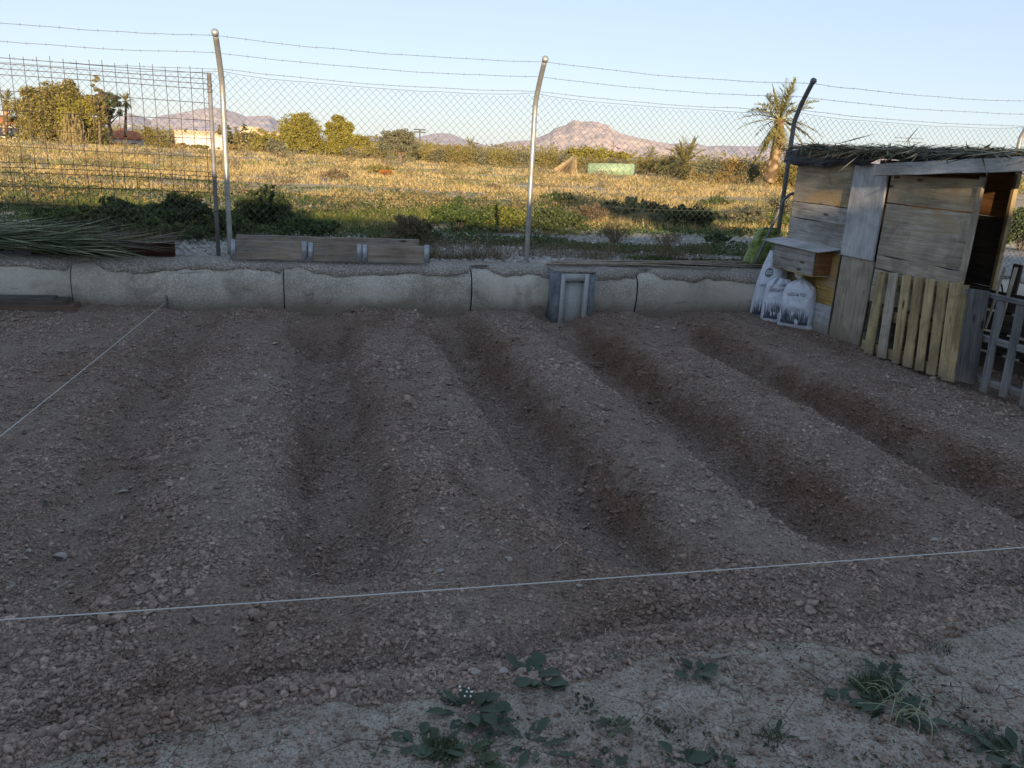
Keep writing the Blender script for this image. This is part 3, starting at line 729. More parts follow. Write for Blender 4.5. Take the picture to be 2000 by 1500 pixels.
# loose palm leaves on the roof
THM = mat_frond('thatch', (.06, .075, .045), (.15, .155, .10), (.34, .31, .22))
mb = MB(); V = []; 
for k in range(4200):
    a = random.uniform(-1.5, 1.35); n_ = random.uniform(-.10, RN+.05) if random.random() > .45 else random.uniform(-.14, .12)
    hgt = .05*fbm(a, n_*2, 1.6, 2)+.012; q = S(a, n_, 1.68+random.random()*hgt*.8)
    l = random.uniform(.10, .38); an = random.gauss(.1, .7)+(math.pi if random.random() < .5 else 0); dz = random.gauss(.0, .13)
    d = sd*math.cos(an)+sn*math.sin(an)*.8+ZZ*dz; e_ = q+d*l; e_[2] = min(e_[2], 1.73+.05*random.random())
    if n_ < -.02: e_ = e_-ZZ*random.random()*.10+sn*-.03
    leaflet(mb, q, e_, random.uniform(.003, .009), ZZ*.8+sn*random.uniform(-.8, .8))
for a, l, dz in ((.10, .15, .17), (.95, 1.3, .10)):
    q = S(a, .1, 1.74); leaflet(mb, q, q+sd*-.3*l+sn*.1+ZZ*dz, .006, sn)
o = mb.build('palm_thatch', THM, None, False, S(0, 0, 1.7)); tag(o, 'dry palm leaves strewn thickly over the shed roof', 'palm leaves', kind='stuff')
q0, q1 = sp(1888, 302, .02), sp(1965, 306, .02); tag(MB().tube([q0+ZZ*.03, q1+ZZ*.035, q1+(q1-q0)*.8+ZZ*.03], .014, 10).build('cane', CANE, None, True), 'pale hollow cane lying on the shed roof above the beam', 'cane')

# ------------------------------------------------------------------ pallets
pal = empty('yellow_pallet', tuple(S(-.42, -.1, 0)), 'yellowish pine pallet leaning upright against the shed wall', 'pallet')
tops = [(1712, 530), (1742, 533), (1768, 538), (1792, 541), (1814, 545), (1838, 549), (1862, 553), (1882, 557)]
bots = [(1697, 682), (1722, 690), (1750, 700), (1773, 708), (1796, 714), (1820, 722), (1843, 728), (1866, 735)]
tops[0] = (1719, 531)
wds = [.105, .10, .088, .095, .085, .09, .09, .125]
for k in range(8):
    pn = -.155
    A = sp(bots[k][0]+(0 if k < 7 else -13), bots[k][1], pn); B = sp(tops[k][0]+(4 if k < 7 else -2), tops[k][1], pn+.05)
    A = A-(B-A)*.06
    board('slat', A, B, sd*wds[k], .018, W_YEL if k != 1 else W_TANG, pal, .005)
for py, zf in ((0, .06), (1, .36), (2, .655)):
    board('stringer', S(-.09, -.115+.03*py, zf), S(-.93, -.115+.03*py, zf), ZZ*.085, .02, W_YEL, pal)
    for a in (-.15, -.46, -.88): board('block', S(a+.05, -.07+.02*py, zf), S(a-.05, -.07+.02*py, zf), ZZ*.08, .06, W_YEL, pal)
gpst = board('gate_board', sp(1884, 748, -.15), sp(1912, 566, -.15), sd*.17, .028, W_DGREY); tag(gpst, 'broad dark grey upright plank between the yellow pallet and the grey gate', 'plank')
gate = empty('grey_gate', tuple(S(-1.75, -.1, 0)), 'blue grey pallet gate of thin uprights on three rails, right edge', 'gate')
gd = sd
for k, (bx, by, tx, ty) in enumerate(((1922, 758, 1957, 580), (1960, 768, 1996, 590), (2000, 785, 2040, 600), (2045, 800, 2085, 612))):
    A, B = sp(bx, by, -.13), sp(tx, ty, -.10); board('upright', A-(B-A)*.05, B, sd*.062, .02, W_GATE, gate)
for z, y0 in ((.705, 0), (.40, 0), (.10, 0)):
    board('rail', S(-1.04, -.105+.01, z), S(-2.5, -.105+.01, z+.01), ZZ*.045 if z < .7 else ZZ*.035, .05, W_GATE, gate)
# a second paling behind the gate and thin uprights
pf = empty('run_paling', tuple(S(-1.3, .75, 0)), 'dark brown paling with thin pale laths seen behind the grey gate', 'fence')
for k, (tx, ty, bx, by) in enumerate(((1963, 522, 1925, 640), (1985, 522, 1940, 680))):
    A, B = sp(bx, by, .25), sp(tx, ty, .25); board('lath', A, B, sd*(.022 if k == 0 else .03), .012, W_TANG, pf)
for k in range(4): z = .05+k*.17; board('dark_board', S(.0, .55, z), S(-2.6, .8, z), ZZ*.15, .018, W_DARK, pf)
for k in range(7): a = -.7-k*.26; board('dark_upright', S(a, .72, -.1), S(a, .72, .86), sd*.09, .018, W_DARK, pf)

# ------------------------------------------------------------------ sacks
WSACK = mat_plain('white_plastic_sack', (.62, .66, .72), .45, 0, .08, 6, .5, .004)
INK = mat_plain('printed_ink', (.075, .088, .115), .6, 0, .2, 20, 0)
GSACK = NM('green_sack'); _v = GSACK.coord(rnd=True)
GSACK = GSACK.done(GSACK.ramp(GSACK.noise(_v, 9, 4, .7, 1.5), [(.38, (.08, .13, .02)), (.47, (.20, .27, .06)), (.56, (.30, .36, .13)), (.64, (.30, .33, .31))]), .45)
class Sack:
    def __init__(s, name, base, wdir, H, W, T, mat, label, cat, tie=False, lean=(0, 0), taper=None, flap=True, group=None, seed=0):
        s.b = np.array(base, float); s.x = np.array(wdir, float); s.x /= np.linalg.norm(s.x)
        s.f = np.array([s.x[1], -s.x[0], 0]);
        if s.f @ (cC-s.b) < 0: s.f = -s.f
        s.H, s.W, s.T, s.seed, s.lean = H, W, T, seed, lean
        s.tp = taper or [(0, .92), (.1, 1.0), (.5, 1.0), (.8, .93), (.93, .75), (1, .55)]
        s.o = empty(name, tuple(s.b), label, cat, group)
        m, n = 46, 44; hh = np.linspace(0, 1, m); ph = np.linspace(0, 2*math.pi, n, endpoint=False)
        Hh, Ph = np.meshgrid(hh, ph, indexing='ij'); V = s.pt(np.cos(Ph), np.sin(Ph), Hh)
        i, j = np.meshgrid(np.arange(m-1), np.arange(n), indexing='ij'); j2 = (j+1) % n
        F = np.stack([i*n+j, i*n+j2, (i+1)*n+j2, (i+1)*n+j], -1).reshape(-1, 4)
        mb = MB().add(V.reshape(-1, 3), F)
        c = mb.n; mb.add([V[-1].mean(0)], np.zeros((0, 3), int)); k = np.arange(n); mb.F[3].append(np.stack([(m-1)*n+k, (m-1)*n+(k+1) % n, np.full(n, c)], -1))
        mb.build('sack_body', mat, s.o, True)
    def wt(s, h):
        w = np.interp(h, [a for a, b in s.tp], [b for a, b in s.tp])
        t = np.interp(h, [0, .04, .15, .45, .8, .95, 1], [.45, .8, 1.0, .95, .7, .35, .18]); return w, t
    def pt(s, cx, sy, h, off=0.0):
        w, t = s.wt(h); p = .62
        cxx = np.sign(cx)*np.abs(cx)**p; syy = np.sign(sy)*np.abs(sy)**.9
        wr = (fbm(cxx*2+s.seed*7, h*3+sy*.7, 2.3, 2, .55)-.5)*.036*(1+1.8*(h > .80))
        X = cxx*w*s.W/2+s.lean[0]*h; Y = syy*(t*s.T/2)+wr+off+s.lean[1]*h
        Zc = h*s.H+.012*(np.asarray(fbm(cxx*3+s.seed, h*0, 2, 2))-.5)*(h > .9)
        return s.b+s.x*np.asarray(X)[..., None]+s.f*np.asarray(Y)[..., None]+ZZ*np.asarray(Zc)[..., None]
    def front(s, u, h, off=.003):
        """u in -1..1 across the face"""
        u = np.clip(u, -.98, .98); cx = np.sign(u)*np.abs(u)**(1/.62); return s.pt(cx, np.sqrt(np.maximum(1-cx*cx, 0)), h, off)
    def grass(s, u0, u1, h0, h1, n=130):
        mb = MB(); r = np.random.default_rng(s.seed+5)
        for k in range(n):
            u = r.uniform(u0, u1); b = h0+r.uniform(0, .02); t = h0+(h1-h0)*r.uniform(.35, 1)*(1-.25*abs(u)); w = r.uniform(.008, .02); l = r.uniform(-.08, .08)
            hs = np.linspace(b, t, 5); us = u+l*np.linspace(0, 1, 5)**2; ws = w*np.linspace(1, .05, 5)
            A = s.front(us-ws, hs); B = s.front(us+ws, hs); V = np.stack([A, B], 1).reshape(-1, 3)
            mb.add(V, [(2*i, 2*i+1, 2*i+3, 2*i+2) for i in range(4)])
        hs = np.linspace(h0-.01, h0+.05, 4); us = np.linspace(u0, u1, 14); Hh, Uu = np.meshgrid(hs, us, indexing='ij')
        mb.add(s.front(Uu, Hh, .0025).reshape(-1, 3), grid_faces(4, 14)); mb.build('printed_grass', INK, s.o)
    def text(s, body, u0, h0, size, rot=.03, name='printed_lettering'):
        cu = bpy.data.curves.new('t', 'FONT'); cu.body = body; cu.size = size; cu.shear = .25; to = bpy.data.objects.new('t', cu); C.objects.link(to)
        dg = bpy.context.evaluated_depsgraph_get(); me = bpy.data.meshes.new_from_object(to.evaluated_get(dg))
        V = np.array([v.co[:] for v in me.vertices]); F = [list(p.vertices) for p in me.polygons]
        bpy.data.objects.remove(to); bpy.data.meshes.remove(me)
        x = V[:, 0]; y = V[:, 1]+V[:, 0]*rot; P = s.front(u0+x/(s.W/2), h0+y/s.H, .009)
        me = bpy.data.meshes.new(name); me.from_pydata([tuple(p-s.b) for p in P], [], F); me.materials.append(INK)
        o = bpy.data.objects.new(name, me); C.objects.link(o); o.parent = s.o; LOC[o] = s.b
vw = lambda q: np.array([q[1], -q[0], 0])/math.hypot(q[0], q[1])      # sideways as seen from the camera
q = gz(1552, 638, 0); q[2] = -.02; R_ = vw(q)
s1 = Sack('plastic_sack', q, R_+np.array([.0, -.25, 0]), .50, .32, .20, WSACK, 'front white plastic sack with its neck tied in a knot, beside the shed', 'sack', group='white printed sacks by the shed', seed=1,
          taper=[(0, 1.12), (.06, 1.08), (.12, .98), (.3, 1.0), (.7, .98), (.84, .86), (.93, .5), (.97, .22), (1, .16)])
s1.grass(-.82, .82, .13, .56); s1.text('LEGATO', -.62, .66, .046)
kn = s1.pt(np.array([0.]), np.array([0.]), np.array([1.0]))[0]
mb = MB(); 
Vk, Fk = ICO2; Vk = Vk*(1+.22*(fbm(Vk[:, 0]*2+5, Vk[:, 1]*2+Vk[:, 2], 1.5, 3)[:, None]-.5)*2); mb.add(Vk*np.array([.055, .05, .075])+kn+ZZ*.05-s1.x*.025, Fk); mb.build('knotted_neck', mat_plain('yellowed_plastic', (.62, .58, .47), .5, 0, .1, 9, .6, .006), s1.o, True)
MB().tube([kn-ZZ*.014, kn+ZZ*.006], .024, 10).build('tie', INK, s1.o)
q = gz(1514, 628, 0); q[2] = -.02
s2 = Sack('plastic_sack', q, R_+np.array([.0, .1, 0]), .46, .30, .18, WSACK, 'middle white plastic sack half hidden behind the knotted front one', 'sack', group='white printed sacks by the shed', seed=2,
          taper=[(0, 1.1), (.08, 1.0), (.5, 1.0), (.82, .92), (.93, .7), (1, .45)])
s2.grass(-.85, .85, .14, .6); s2.text('LEGATO', -.72, .72, .044)
q = gz(1499, 622, 0); q[2] = -.03; q = q+vv*.03
s3 = Sack('plastic_sack', q-R_*.02, R_*1.0+np.array([0, .15, 0]), .72, .32, .20, WSACK, 'tallest white plastic sack with a round dark emblem, leaning on the concrete wall', 'sack', group='white printed sacks by the shed', lean=(.05, -.02), seed=3,
          taper=[(0, .8), (.08, .95), (.3, 1.0), (.55, .92), (.75, .78), (.9, .62), (1, .5)])
s3.grass(-.9, .9, .1, .42); s3.text('LEGATO', -.85, .50, .034, .1)
ph = np.linspace(0, 2*math.pi, 28, endpoint=False); cu, ch = -.42, .70
rr_ = np.array([0, .5, 1.0]); Vd = np.concatenate([s3.front(cu+.29*r_*np.cos(ph), ch+.066*r_*np.sin(ph), .0035) for r_ in (.02, .5, 1.0)])
Fd = [(a*28+i, a*28+(i+1) % 28, (a+1)*28+(i+1) % 28, (a+1)*28+i) for a in (0, 1) for i in range(28)]
mesh_np('round_emblem', Vd, Fd, mat_plain('emblem_ink', (.17, .19, .23), .6), s3.o)
mb = MB()
for hh_ in (.72, .69): 
    for k in range(5):
        u = -.60+k*.085; A = s3.front(np.array([u-.03, u+.03]), np.array([hh_-.010, hh_-.010]), .0055); B = s3.front(np.array([u-.03, u+.03]), np.array([hh_+.008, hh_+.010]), .0055)
        mb.add(np.concatenate([A, B]), [(0, 1, 3, 2)])
mb.build('emblem_lettering', WSACK, s3.o)
# green sack, bucket and bent pipe behind
q = G(5.36, WV+.36, .45); gs = Sack('green_sack', q, uu, .42, .30, .16, GSACK, 'bright green and yellow plastic sack propped against the last visible fence post', 'sack', lean=(.12, 0), seed=4)
q = G(5.62, .22, .28); mb = MB(); ph = np.linspace(0, 2*math.pi, 25)[:-1]
prof_b = [(.10, 0), (.135, .30), (.145, .31), (.145, .325), (.132, .325), (.125, .30), (.095, .02)]
V = [q+np.array([math.cos(a)*r_, math.sin(a)*r_, z]) for r_, z in prof_b for a in ph]; n_ = 24
F = [(i*n_+j, i*n_+(j+1) % n_, (i+1)*n_+(j+1) % n_, (i+1)*n_+j) for i in range(len(prof_b)-1) for j in range(n_)]
bk = MB().add(np.array(V)+ZZ*.16, F).build('black_bucket', TARP, None, True, q); tag(bk, 'black plastic bucket behind the green sack', 'bucket')
A = G(5.28, WV+.24, .47); Bq = onpl(1532, 388, G(0, WV+.24, 0), vv); Cq = onpl(1556, 377, G(0, WV+.24, 0), vv)
t = np.linspace(0, 1, 8)[:, None]; P = np.concatenate([A+(Bq-A)*t*.93, [Bq+uu*.005-ZZ*.0, (Bq+Cq)/2+ZZ*.018, Cq+ZZ*.005, Cq+uu*.12-ZZ*.003]])
tag(MB().tube(P, .016, 10).build('bent_pipe', DSTEEL, None, True), 'bent grey steel tube leaning from the wall top onto the shed corner', 'pipe')

# ------------------------------------------------------------------ leaves
def leaf_mesh(P, size, rr, aspect=2.0, upb=.3):
    """one pointed leaf quad per point"""
    n = len(P); d = rr.normal(size=(n, 3)); d[:, 2] = d[:, 2]*.8+upb; d /= np.linalg.norm(d, axis=1)[:, None]
    s = np.cross(d, rr.normal(size=(n, 3))); s /= np.linalg.norm(s, axis=1)[:, None]
    L = size*rr.uniform(.6, 1.3, n) if np.ndim(size) == 0 else size
    a = P-d*(L/2)[:, None]; b = P+d*(L/2)[:, None]; w = (L/aspect/2)[:, None]
    m = P+d*(L*.05)[:, None]
    V = np.stack([a, m-s*w, b, m+s*w], 1).reshape(-1, 3); F = np.arange(4*n).reshape(n, 4); return V, F
def blades(X, Y, Zb, H, rr, lean=.35, w=.012, per=8, spread=.06):
    n = len(X); X = np.repeat(X, per); Y = np.repeat(Y, per); Zb = np.repeat(Zb, per); H = np.repeat(H, per)*rr.uniform(.45, 1.15, n*per)
    a = rr.random(n*per)*2*math.pi; r = rr.random(n*per)**.6; sp_ = np.repeat(np.broadcast_to(spread, (n,)), per)
    bx = X+np.cos(a)*r*sp_; by = Y+np.sin(a)*r*sp_; b = rr.random(n*per)*2*math.pi; ln = H*lean*rr.random(n*per)
    ww = np.repeat(np.broadcast_to(w, (n,)), per)*rr.uniform(.6, 1.3, n*per)
    c = rr.random(n*per)*math.pi; dx, dy = np.cos(c)*ww, np.sin(c)*ww
    V = np.stack([np.stack([bx-dx, by-dy, Zb], -1), np.stack([bx+dx, by+dy, Zb], -1), np.stack([bx+np.cos(b)*ln, by+np.sin(b)*ln, Zb+H], -1)], 1).reshape(-1, 3)
    return V, np.arange(3*n*per).reshape(-1, 3)

L_OLIVE = mat_leaf('olive_foliage', [(.15, (.12, .10, .025)), (.5, (.22, .18, .045)), (.85, (.34, .29, .09))])
L_PINE = mat_leaf('pine_foliage', [(.15, (.14, .125, .02)), (.5, (.27, .235, .035)), (.9, (.40, .35, .07))])
L_DARK = mat_leaf('dark_foliage', [(.15, (.030, .045, .015)), (.5, (.07, .095, .03)), (.9, (.16, .18, .07))])
L_GREEN = mat_leaf('weed_foliage', [(.15, (.035, .060, .015)), (.5, (.075, .115, .03)), (.8, (.14, .18, .045)), (.97, (.25, .26, .10))])
L_BROWN = mat_leaf('dry_foliage', [(.15, (.09, .062, .035)), (.5, (.19, .14, .075)), (.85, (.33, .25, .14))])
L_GOLD = mat_leaf('golden_foliage', [(.15, (.15, .105, .03)), (.5, (.29, .205, .06)), (.85, (.42, .32, .12))])
L_GREY = mat_leaf('grey_green_foliage', [(.15, (.10, .10, .06)), (.5, (.17, .165, .09)), (.9, (.30, .28, .16))])
L_DRYG = mat_leaf('dry_grass', [(.15, (.28, .20, .075)), (.45, (.48, .36, .15)), (.8, (.64, .50, .23)), (.97, (.74, .62, .36))], .8, .2)
L_GRNG = mat_leaf('green_grass', [(.15, (.07, .095, .02)), (.5, (.15, .17, .03)), (.8, (.28, .27, .06)), (.97, (.45, .40, .13))], .8, .2)
L_COOL = mat_leaf('foreground_weed', [(.1, (.035, .05, .03)), (.6, (.06, .085, .05)), (1, (.10, .13, .08))], .5, .1)

def crown_points(c, rx, ry, rz, nclump, nleaf, rr, seed=0, hollow=.45, cr=.28, skirt=False, irr=.8):
    d = rr.normal(size=(nclump, 3)); d /= np.linalg.norm(d, axis=1)[:, None]; d[:, 2] = d[:, 2] if skirt else np.where(d[:, 2] < -.5, -d[:, 2]*.6, d[:, 2])
    if skirt: lo_ = d[:, 2] < 0; hm = np.hypot(d[:, 0], d[:, 1]); d[lo_, 0] *= (.9/hm)[lo_]; d[lo_, 1] *= (.9/hm)[lo_]
    r = hollow+(1-hollow)*rr.random(nclump)**.6; r *= 1-irr*.52+irr*fbm(d[:, 0]*1.5+seed, d[:, 1]*1.5+d[:, 2]*2, 1.3, 2)
    cc = d*r[:, None]*np.array([rx, ry, rz]); k = rr.integers(0, nclump, nleaf)
    o = rr.normal(size=(nleaf, 3)); o *= (rr.random(nleaf)**.4/(np.linalg.norm(o, axis=1)+1e-9))[:, None]
    R = cr*min(rx, rz)*(.55+.9*rr.random(nclump)); P = cc[k]+o*R[k][:, None]*np.array([1.15, 1.15, .75])
    return P+np.asarray(c)
def trunk(name, base, top, r0, limbs, mat, root, rr, spread=.5):
    mb = MB(); base, top = np.asarray(base, float), np.asarray(top, float); h = np.linalg.norm(top-base); t = np.linspace(0, 1, 7)[:, None]
    wob = np.concatenate([[[0, 0, 0]], rr.normal(size=(6, 3))*h*.02]); wob[:, 2] = 0
    P = base+(top-base)*t+wob; mb.tube(P, r0*np.linspace(1.2, .35, 7), 7)
    for k in range(limbs):
        f = rr.uniform(.35, .95); q = base+(top-base)*f; a = rr.random()*6.28; e = q+np.array([math.cos(a), math.sin(a), rr.uniform(.5, 1.1)])*h*spread*rr.uniform(.5, 1)
        mb.tube([q, (q+e)/2+rr.normal(size=3)*h*.02, e], [r0*.45, r0*.3, r0*.1], 5)
    return mb.build(name, mat, root, True)
def tree(name, px, by, ty, wpx, Y, mat, label, cat='tree', nl=5000, leaf=.16, tr=.25, group=None, cfrac=.85, nclump=60, dy=0, cr=.28, hollow=.45, sink=0.0, tmat=None, limbs=6):
    """px: centre pixel, by/ty: base and top pixel, wpx: width in pixels, Y: distance"""
    b = atY(px, by, Y); t_ = atY(px, ty, Y); w = wpx/1560*Y/2; b = b-ZZ*sink; h = t_[2]-b[2]
    root = empty(name, tuple(b), label, cat, group); rr = np.random.default_rng(int(px*7+by))
    rz = h*cfrac/2; c = np.array([b[0], b[1], t_[2]-rz])
    P = crown_points(c, w, w*.9, rz, nclump, nl, rr, px, hollow, cr, cfrac > .88, .4); V, F = leaf_mesh(P, leaf, rr)
    mesh_np('crown', V, F, mat, root)
    trunk('trunk', b-ZZ*.2, (b[0], b[1], t_[2]-rz*.7), tr, limbs, tmat or BARK, root, rr)
    return root
def bush(px, by, ty, wpx, Y, mat, label, nl=2500, leaf=.07, name='bush', cat='bush', group=None, nclump=40, cr=.35, stems=10, asp=2.0, hollow=.3, cfr=1.08):
    b = atY(px, by, Y); t_ = atY(px, ty, Y); w = wpx/1560*Y/2; h = t_[2]-b[2]
    root = empty(name, tuple(b), label, cat, group); rr = np.random.default_rng(int(px*3+by*5+nl))
    c = np.array([b[0], b[1], b[2]+h*.42]); P = crown_points(c, w, w*.8, h*.5*cfr, nclump, nl, rr, px, hollow, cr)
    P[:, 2] = np.maximum(P[:, 2], b[2]-.03); V, F = leaf_mesh(P, leaf, rr, asp, .5); mesh_np('foliage', V, F, mat, root)
    if stems:
        mb = MB()
        for k in range(stems):
            a = rr.random()*6.28; r = rr.random()**.5; e = c+np.array([math.cos(a)*r*w*.9, math.sin(a)*r*w*.7, h*.5*(1.1-r*.6)])
            m = (b+e)/2+rr.normal(size=3)*h*.06; mb.tube([b+rr.normal(size=3)*w*.06*np.array([1, 1, 0])-ZZ*.05, m, e], [h*.012, h*.008, h*.003], 4, False)
        mb.build('stems', BARK, root)
    return root

# ------------------------------------------------------------------ field beyond the wall
def yof(px, by):      # distance on the field of a pixel
    lo, hi = 8.0, 140.0
    d = ray(px, by)
    for _ in range(40):
        m = (lo+hi)/2; z = CH+d[2]*(m/d[1])
        if z > float(zfield(0, m)): lo = m
        else: hi = m
    return lo
fy = np.concatenate([[.0], .35*np.exp(np.linspace(0, math.log(170/.35), 260)), np.exp(np.linspace(math.log(180), math.log(14000), 50))]); fa = np.linspace(-1, 1, 360)
FV, FA = np.meshgrid(fy, fa, indexing='ij'); FU = FA*(FV*1.05+9)+1.8; vbase = WV+.30
FX = P1[0]+uu[0]*FU+vv[0]*(FV+vbase); FYY = P1[1]+uu[1]*FU+vv[1]*(FV+vbase)
def zf_full(x, y):
    w_ = wallv(x, y)-.3; z = zfield(x, y)+.16*(fbm(x, y, .35, 3)-.5)*sstep(1, 5, w_)+.05*(fbm(x, y, 2.2, 3)-.5)+.03*(fbm(w_, x*0, 1.1, 2)-.5)*sstep(.5, 2, w_)
    return z-.0*w_
FZ = zf_full(FX, FYY)
FM = NM('field_earth'); w_ = FM.coord(kind='World')
mp = FM.n('ShaderNodeMapping'); mp.inputs['Rotation'].default_value = (0, 0, -TH); mp.inputs['Scale'].default_value = (.22, 1.0, 1); FM.l(FM.n('ShaderNodeNewGeometry').outputs['Position'], mp.inputs['Vector'])
st_ = FM.noise(mp.outputs[0], 1.1, 5, .65, .3); big = FM.noise(w_, .35, 4, .6); fine = FM.noise(w_, 30, 5, .7); vg = FM.voro(w_, 22)
col = FM.ramp(st_, [(.36, (.30, .22, .11)), (.48, (.46, .35, .20)), (.58, (.62, .50, .33)), (.70, (.70, .58, .40))])
col = FM.mix(.6, col, FM.ramp(fine, [(.3, .6), (.7, 1.3)]), 'MULTIPLY'); col = FM.mix(.4, col, FM.ramp(vg, [(.1, 1.3), (.6, .6)]), 'MULTIPLY')
# pale gravel close behind the wall
at_ = FM.n('ShaderNodeAttribute', attribute_name='gravel'); gr = FM.ramp(FM.voro(w_, 26), [(.1, (.50, .47, .42)), (.35, (.40, .375, .335)), (.65, (.22, .20, .175))])
col = FM.mix(at_.outputs['Fac'], col, gr); nbm = FM.bump(vg, .7, -.02, FM.bump(fine, .6, .015))
FM = FM.done(col, .95, nbm)
fg = mesh_np('field_ground', np.stack([FX, FYY, FZ], -1).reshape(-1, 3), grid_faces(*FX.shape), FM, smooth=True); tag(fg, kind='structure')
grav = (1-sstep(0, .8, FV-np.where(FU < 2.0, 1.5, 3.0)+.9*(fbm(FX, FYY, .8, 3)-.5)))
a_ = fg.data.attributes.new('gravel', 'FLOAT', 'POINT'); a_.data.foreach_set('value', grav.ravel().astype(np.float32))

rr = np.random.default_rng(11)
def field_pts(n, v0, v1):
    v = v0*np.exp(rr.random(n)*math.log(v1/v0)); Yc = v+7.6; u = (rr.random(n)*2-1)*(Yc*.76+1.5)+1.0
    X = P1[0]+uu[0]*u+vv[0]*(v+vbase)-vv[0]*0; Y = P1[1]+uu[1]*u+vv[1]*(v+vbase); keep = np.abs(X) < .74*Y+1; return u[keep], v[keep], X[keep], Y[keep]
# dry grass
u, v, X, Y = field_pts(64000, 2.2, 92)
strip = fbm(u*.22, v*.5+.5*fbm(u, v, .3, 2), 1.0, 4); pat = fbm(X, Y, .45, 3)
green = fbm(u*.3, v*.9, .5, 3)+.26*(1-sstep(2, 12, v))-.02
k = (strip > .42)&((pat > .33) | (v > 12))&(rr.random(len(u)) < .75)&(v > np.where(u < 2.1, 2.4, 3.4+1.2*fbm(u, v, .5, 2))); isg = green > .56+.1*rr.random(len(u))
for sel, nm, mt, hh_, lab in ((k & ~isg, 'dry_grass', L_DRYG, (.07, .20), 'golden dry grass covering the sunlit field'), (k & isg, 'green_grass', L_GRNG, (.06, .18), 'yellow green grass growing in patches across the field')):
    x, y, vq = X[sel], Y[sel], v[sel]; H_ = rr.uniform(hh_[0], hh_[1], len(x))*(1+.003*y)*(.5+fbm(x, y, .7, 2))
    V, F = blades(x, y, zf_full(x, y)-.02, H_, rr, .8, .0028+.00042*y, 9, .05+.006*y)
    tag(mesh_np(nm, V, F, mt), lab, 'grass', kind='stuff')
# low leafy weeds in the first strips
u, v, X, Y = field_pts(30000, .12, 14); band = fbm(u*.35, v*1.5, 1.2, 3)
k = (band > .44) & (np.abs(v-1.75-.3*np.sin(u)) < .36) | (band > .40) & (v > 3.3) | (u < 2.0) & (v > 1.55+.3*np.sin(u*2)) & (band > .36) | (v < .5) & (band > .60); X, Y, v = X[k], Y[k], v[k]
n = len(X)*10; ii = np.repeat(np.arange(len(X)), 10); mh = (.05+.20*np.clip(fbm(X, Y, 1.1, 3)-.35, 0, 1))[ii]
P = np.stack([X[ii]+rr.normal(size=n)*.07, Y[ii]+rr.normal(size=n)*.07, zf_full(X, Y)[ii]+rr.random(n)*mh], -1)
V, F = leaf_mesh(P, .022+.0016*Y[ii]*rr.uniform(.6, 1.4, n), rr, 1.7, .4)
tag(mesh_np('low_weeds', V, F, L_GREEN), 'low green broad leaved weeds creeping between the gravel strips', 'weeds', kind='stuff')
# dry twiggy weeds right behind the wall
u, v, X, Y = field_pts(3600, .1, 1.6); k = (fbm(u, v, 1.3, 2) > np.where((u > 1.6) & (v < .75), .46, .60)); X, Y = X[k], Y[k]
V, F = blades(X, Y, zf_full(X, Y)-.02, rr.uniform(.12, .34, len(X)), rr, 1.3, .0028, 9, .07)
tag(mesh_np('dry_weeds', V, F, L_BROWN), 'tangle of thin dry brown weeds along the back of the wall', 'weeds', kind='stuff')
u, v, X, Y = field_pts(12000, .08, 3.0); Rg = .012+.03*rr.random(len(X))**3
Va, Fa = scatter_rocks(np.stack([X, Y, zf_full(X, Y)+Rg*.2], -1), Rg, ICO0, rock_var(ICO0, .28, 20, 9), rr)
tag(mesh_np('gravel', Va, Fa, mat_plain('gravel_stone', (.46, .43, .385), .9, 0, .3, 12)), 'pale gravel scattered on the ground behind the wall', 'gravel', kind='stuff')

def fb_(px, by, ty, w, mat, label, **k): return bush(px, by, ty, w, yof(px, by), mat, label, **k)
fb_(520, 452, 368, 118, L_DARK, 'large dark green bush behind the first fence post and pallet collar', nl=9000, leaf=.055, nclump=70)
fb_(545, 448, 385, 80, L_BROWN, 'dull brown twiggy bush in front of the large dark bush', nl=2200, leaf=.05, asp=5, stems=30)
fb_(365, 450, 380, 100, L_DARK, 'dark green bush behind the welded mesh panel, left of its pipe', nl=6000, leaf=.055)
fb_(235, 455, 388, 105, L_DARK, 'dark leafy bush behind the cut palm fronds', nl=5000, leaf=.055)
fb_(110, 458, 400, 130, L_GREEN, 'low green bush behind the left end of the fronds', nl=5000, leaf=.05)
fb_(330, 470, 430, 200, L_GREEN, 'wide low green weed clump below the dark bush at the mesh panel', nl=7000, leaf=.045, stems=0)
fb_(600, 465, 425, 160, L_GREEN, 'low green weed patch just above the pallet collar', nl=6500, leaf=.045, stems=0)
fb_(795, 478, 412, 80, L_BROWN, 'spiky dark brown bush at the right end of the pallet collar', nl=3800, leaf=.07, asp=7, stems=40)
fb_(822, 480, 438, 60, L_DARK, 'small dark green shrub behind the right end of the pallet collar', nl=2600, leaf=.045)
fb_(905, 448, 392, 130, L_GREEN, 'rounded green flowering weed clump left of the second fence post', nl=9000, leaf=.04, nclump=80)
fb_(985, 450, 398, 95, L_GRNG, 'yellow green weed clump touching the second fence post', nl=6000, leaf=.04)
fb_(1065, 455, 405, 75, L_DARK, 'dark green shrub just right of the second fence post', nl=4200, leaf=.045)
fb_(1115, 452, 412, 70, L_DARK, 'low dark bush in the middle, right of the fence post shrub', nl=3000, leaf=.045)
fb_(1085, 402, 372, 70, L_GREEN, 'small green bush standing in the dry grass below the green container', nl=2600, leaf=.05)
fb_(1150, 440, 392, 80, L_BROWN, 'dry brown twiggy bush between the dark shrubs', nl=2200, leaf=.05, asp=6, stems=30)
fb_(1195, 420, 388, 60, L_DARK, 'dark purple brown shrub left of the prickly pear', nl=2200, leaf=.05)
fb_(1275, 425, 392, 85, L_DARK, 'dark green bush right of the prickly pear', nl=3600, leaf=.05)
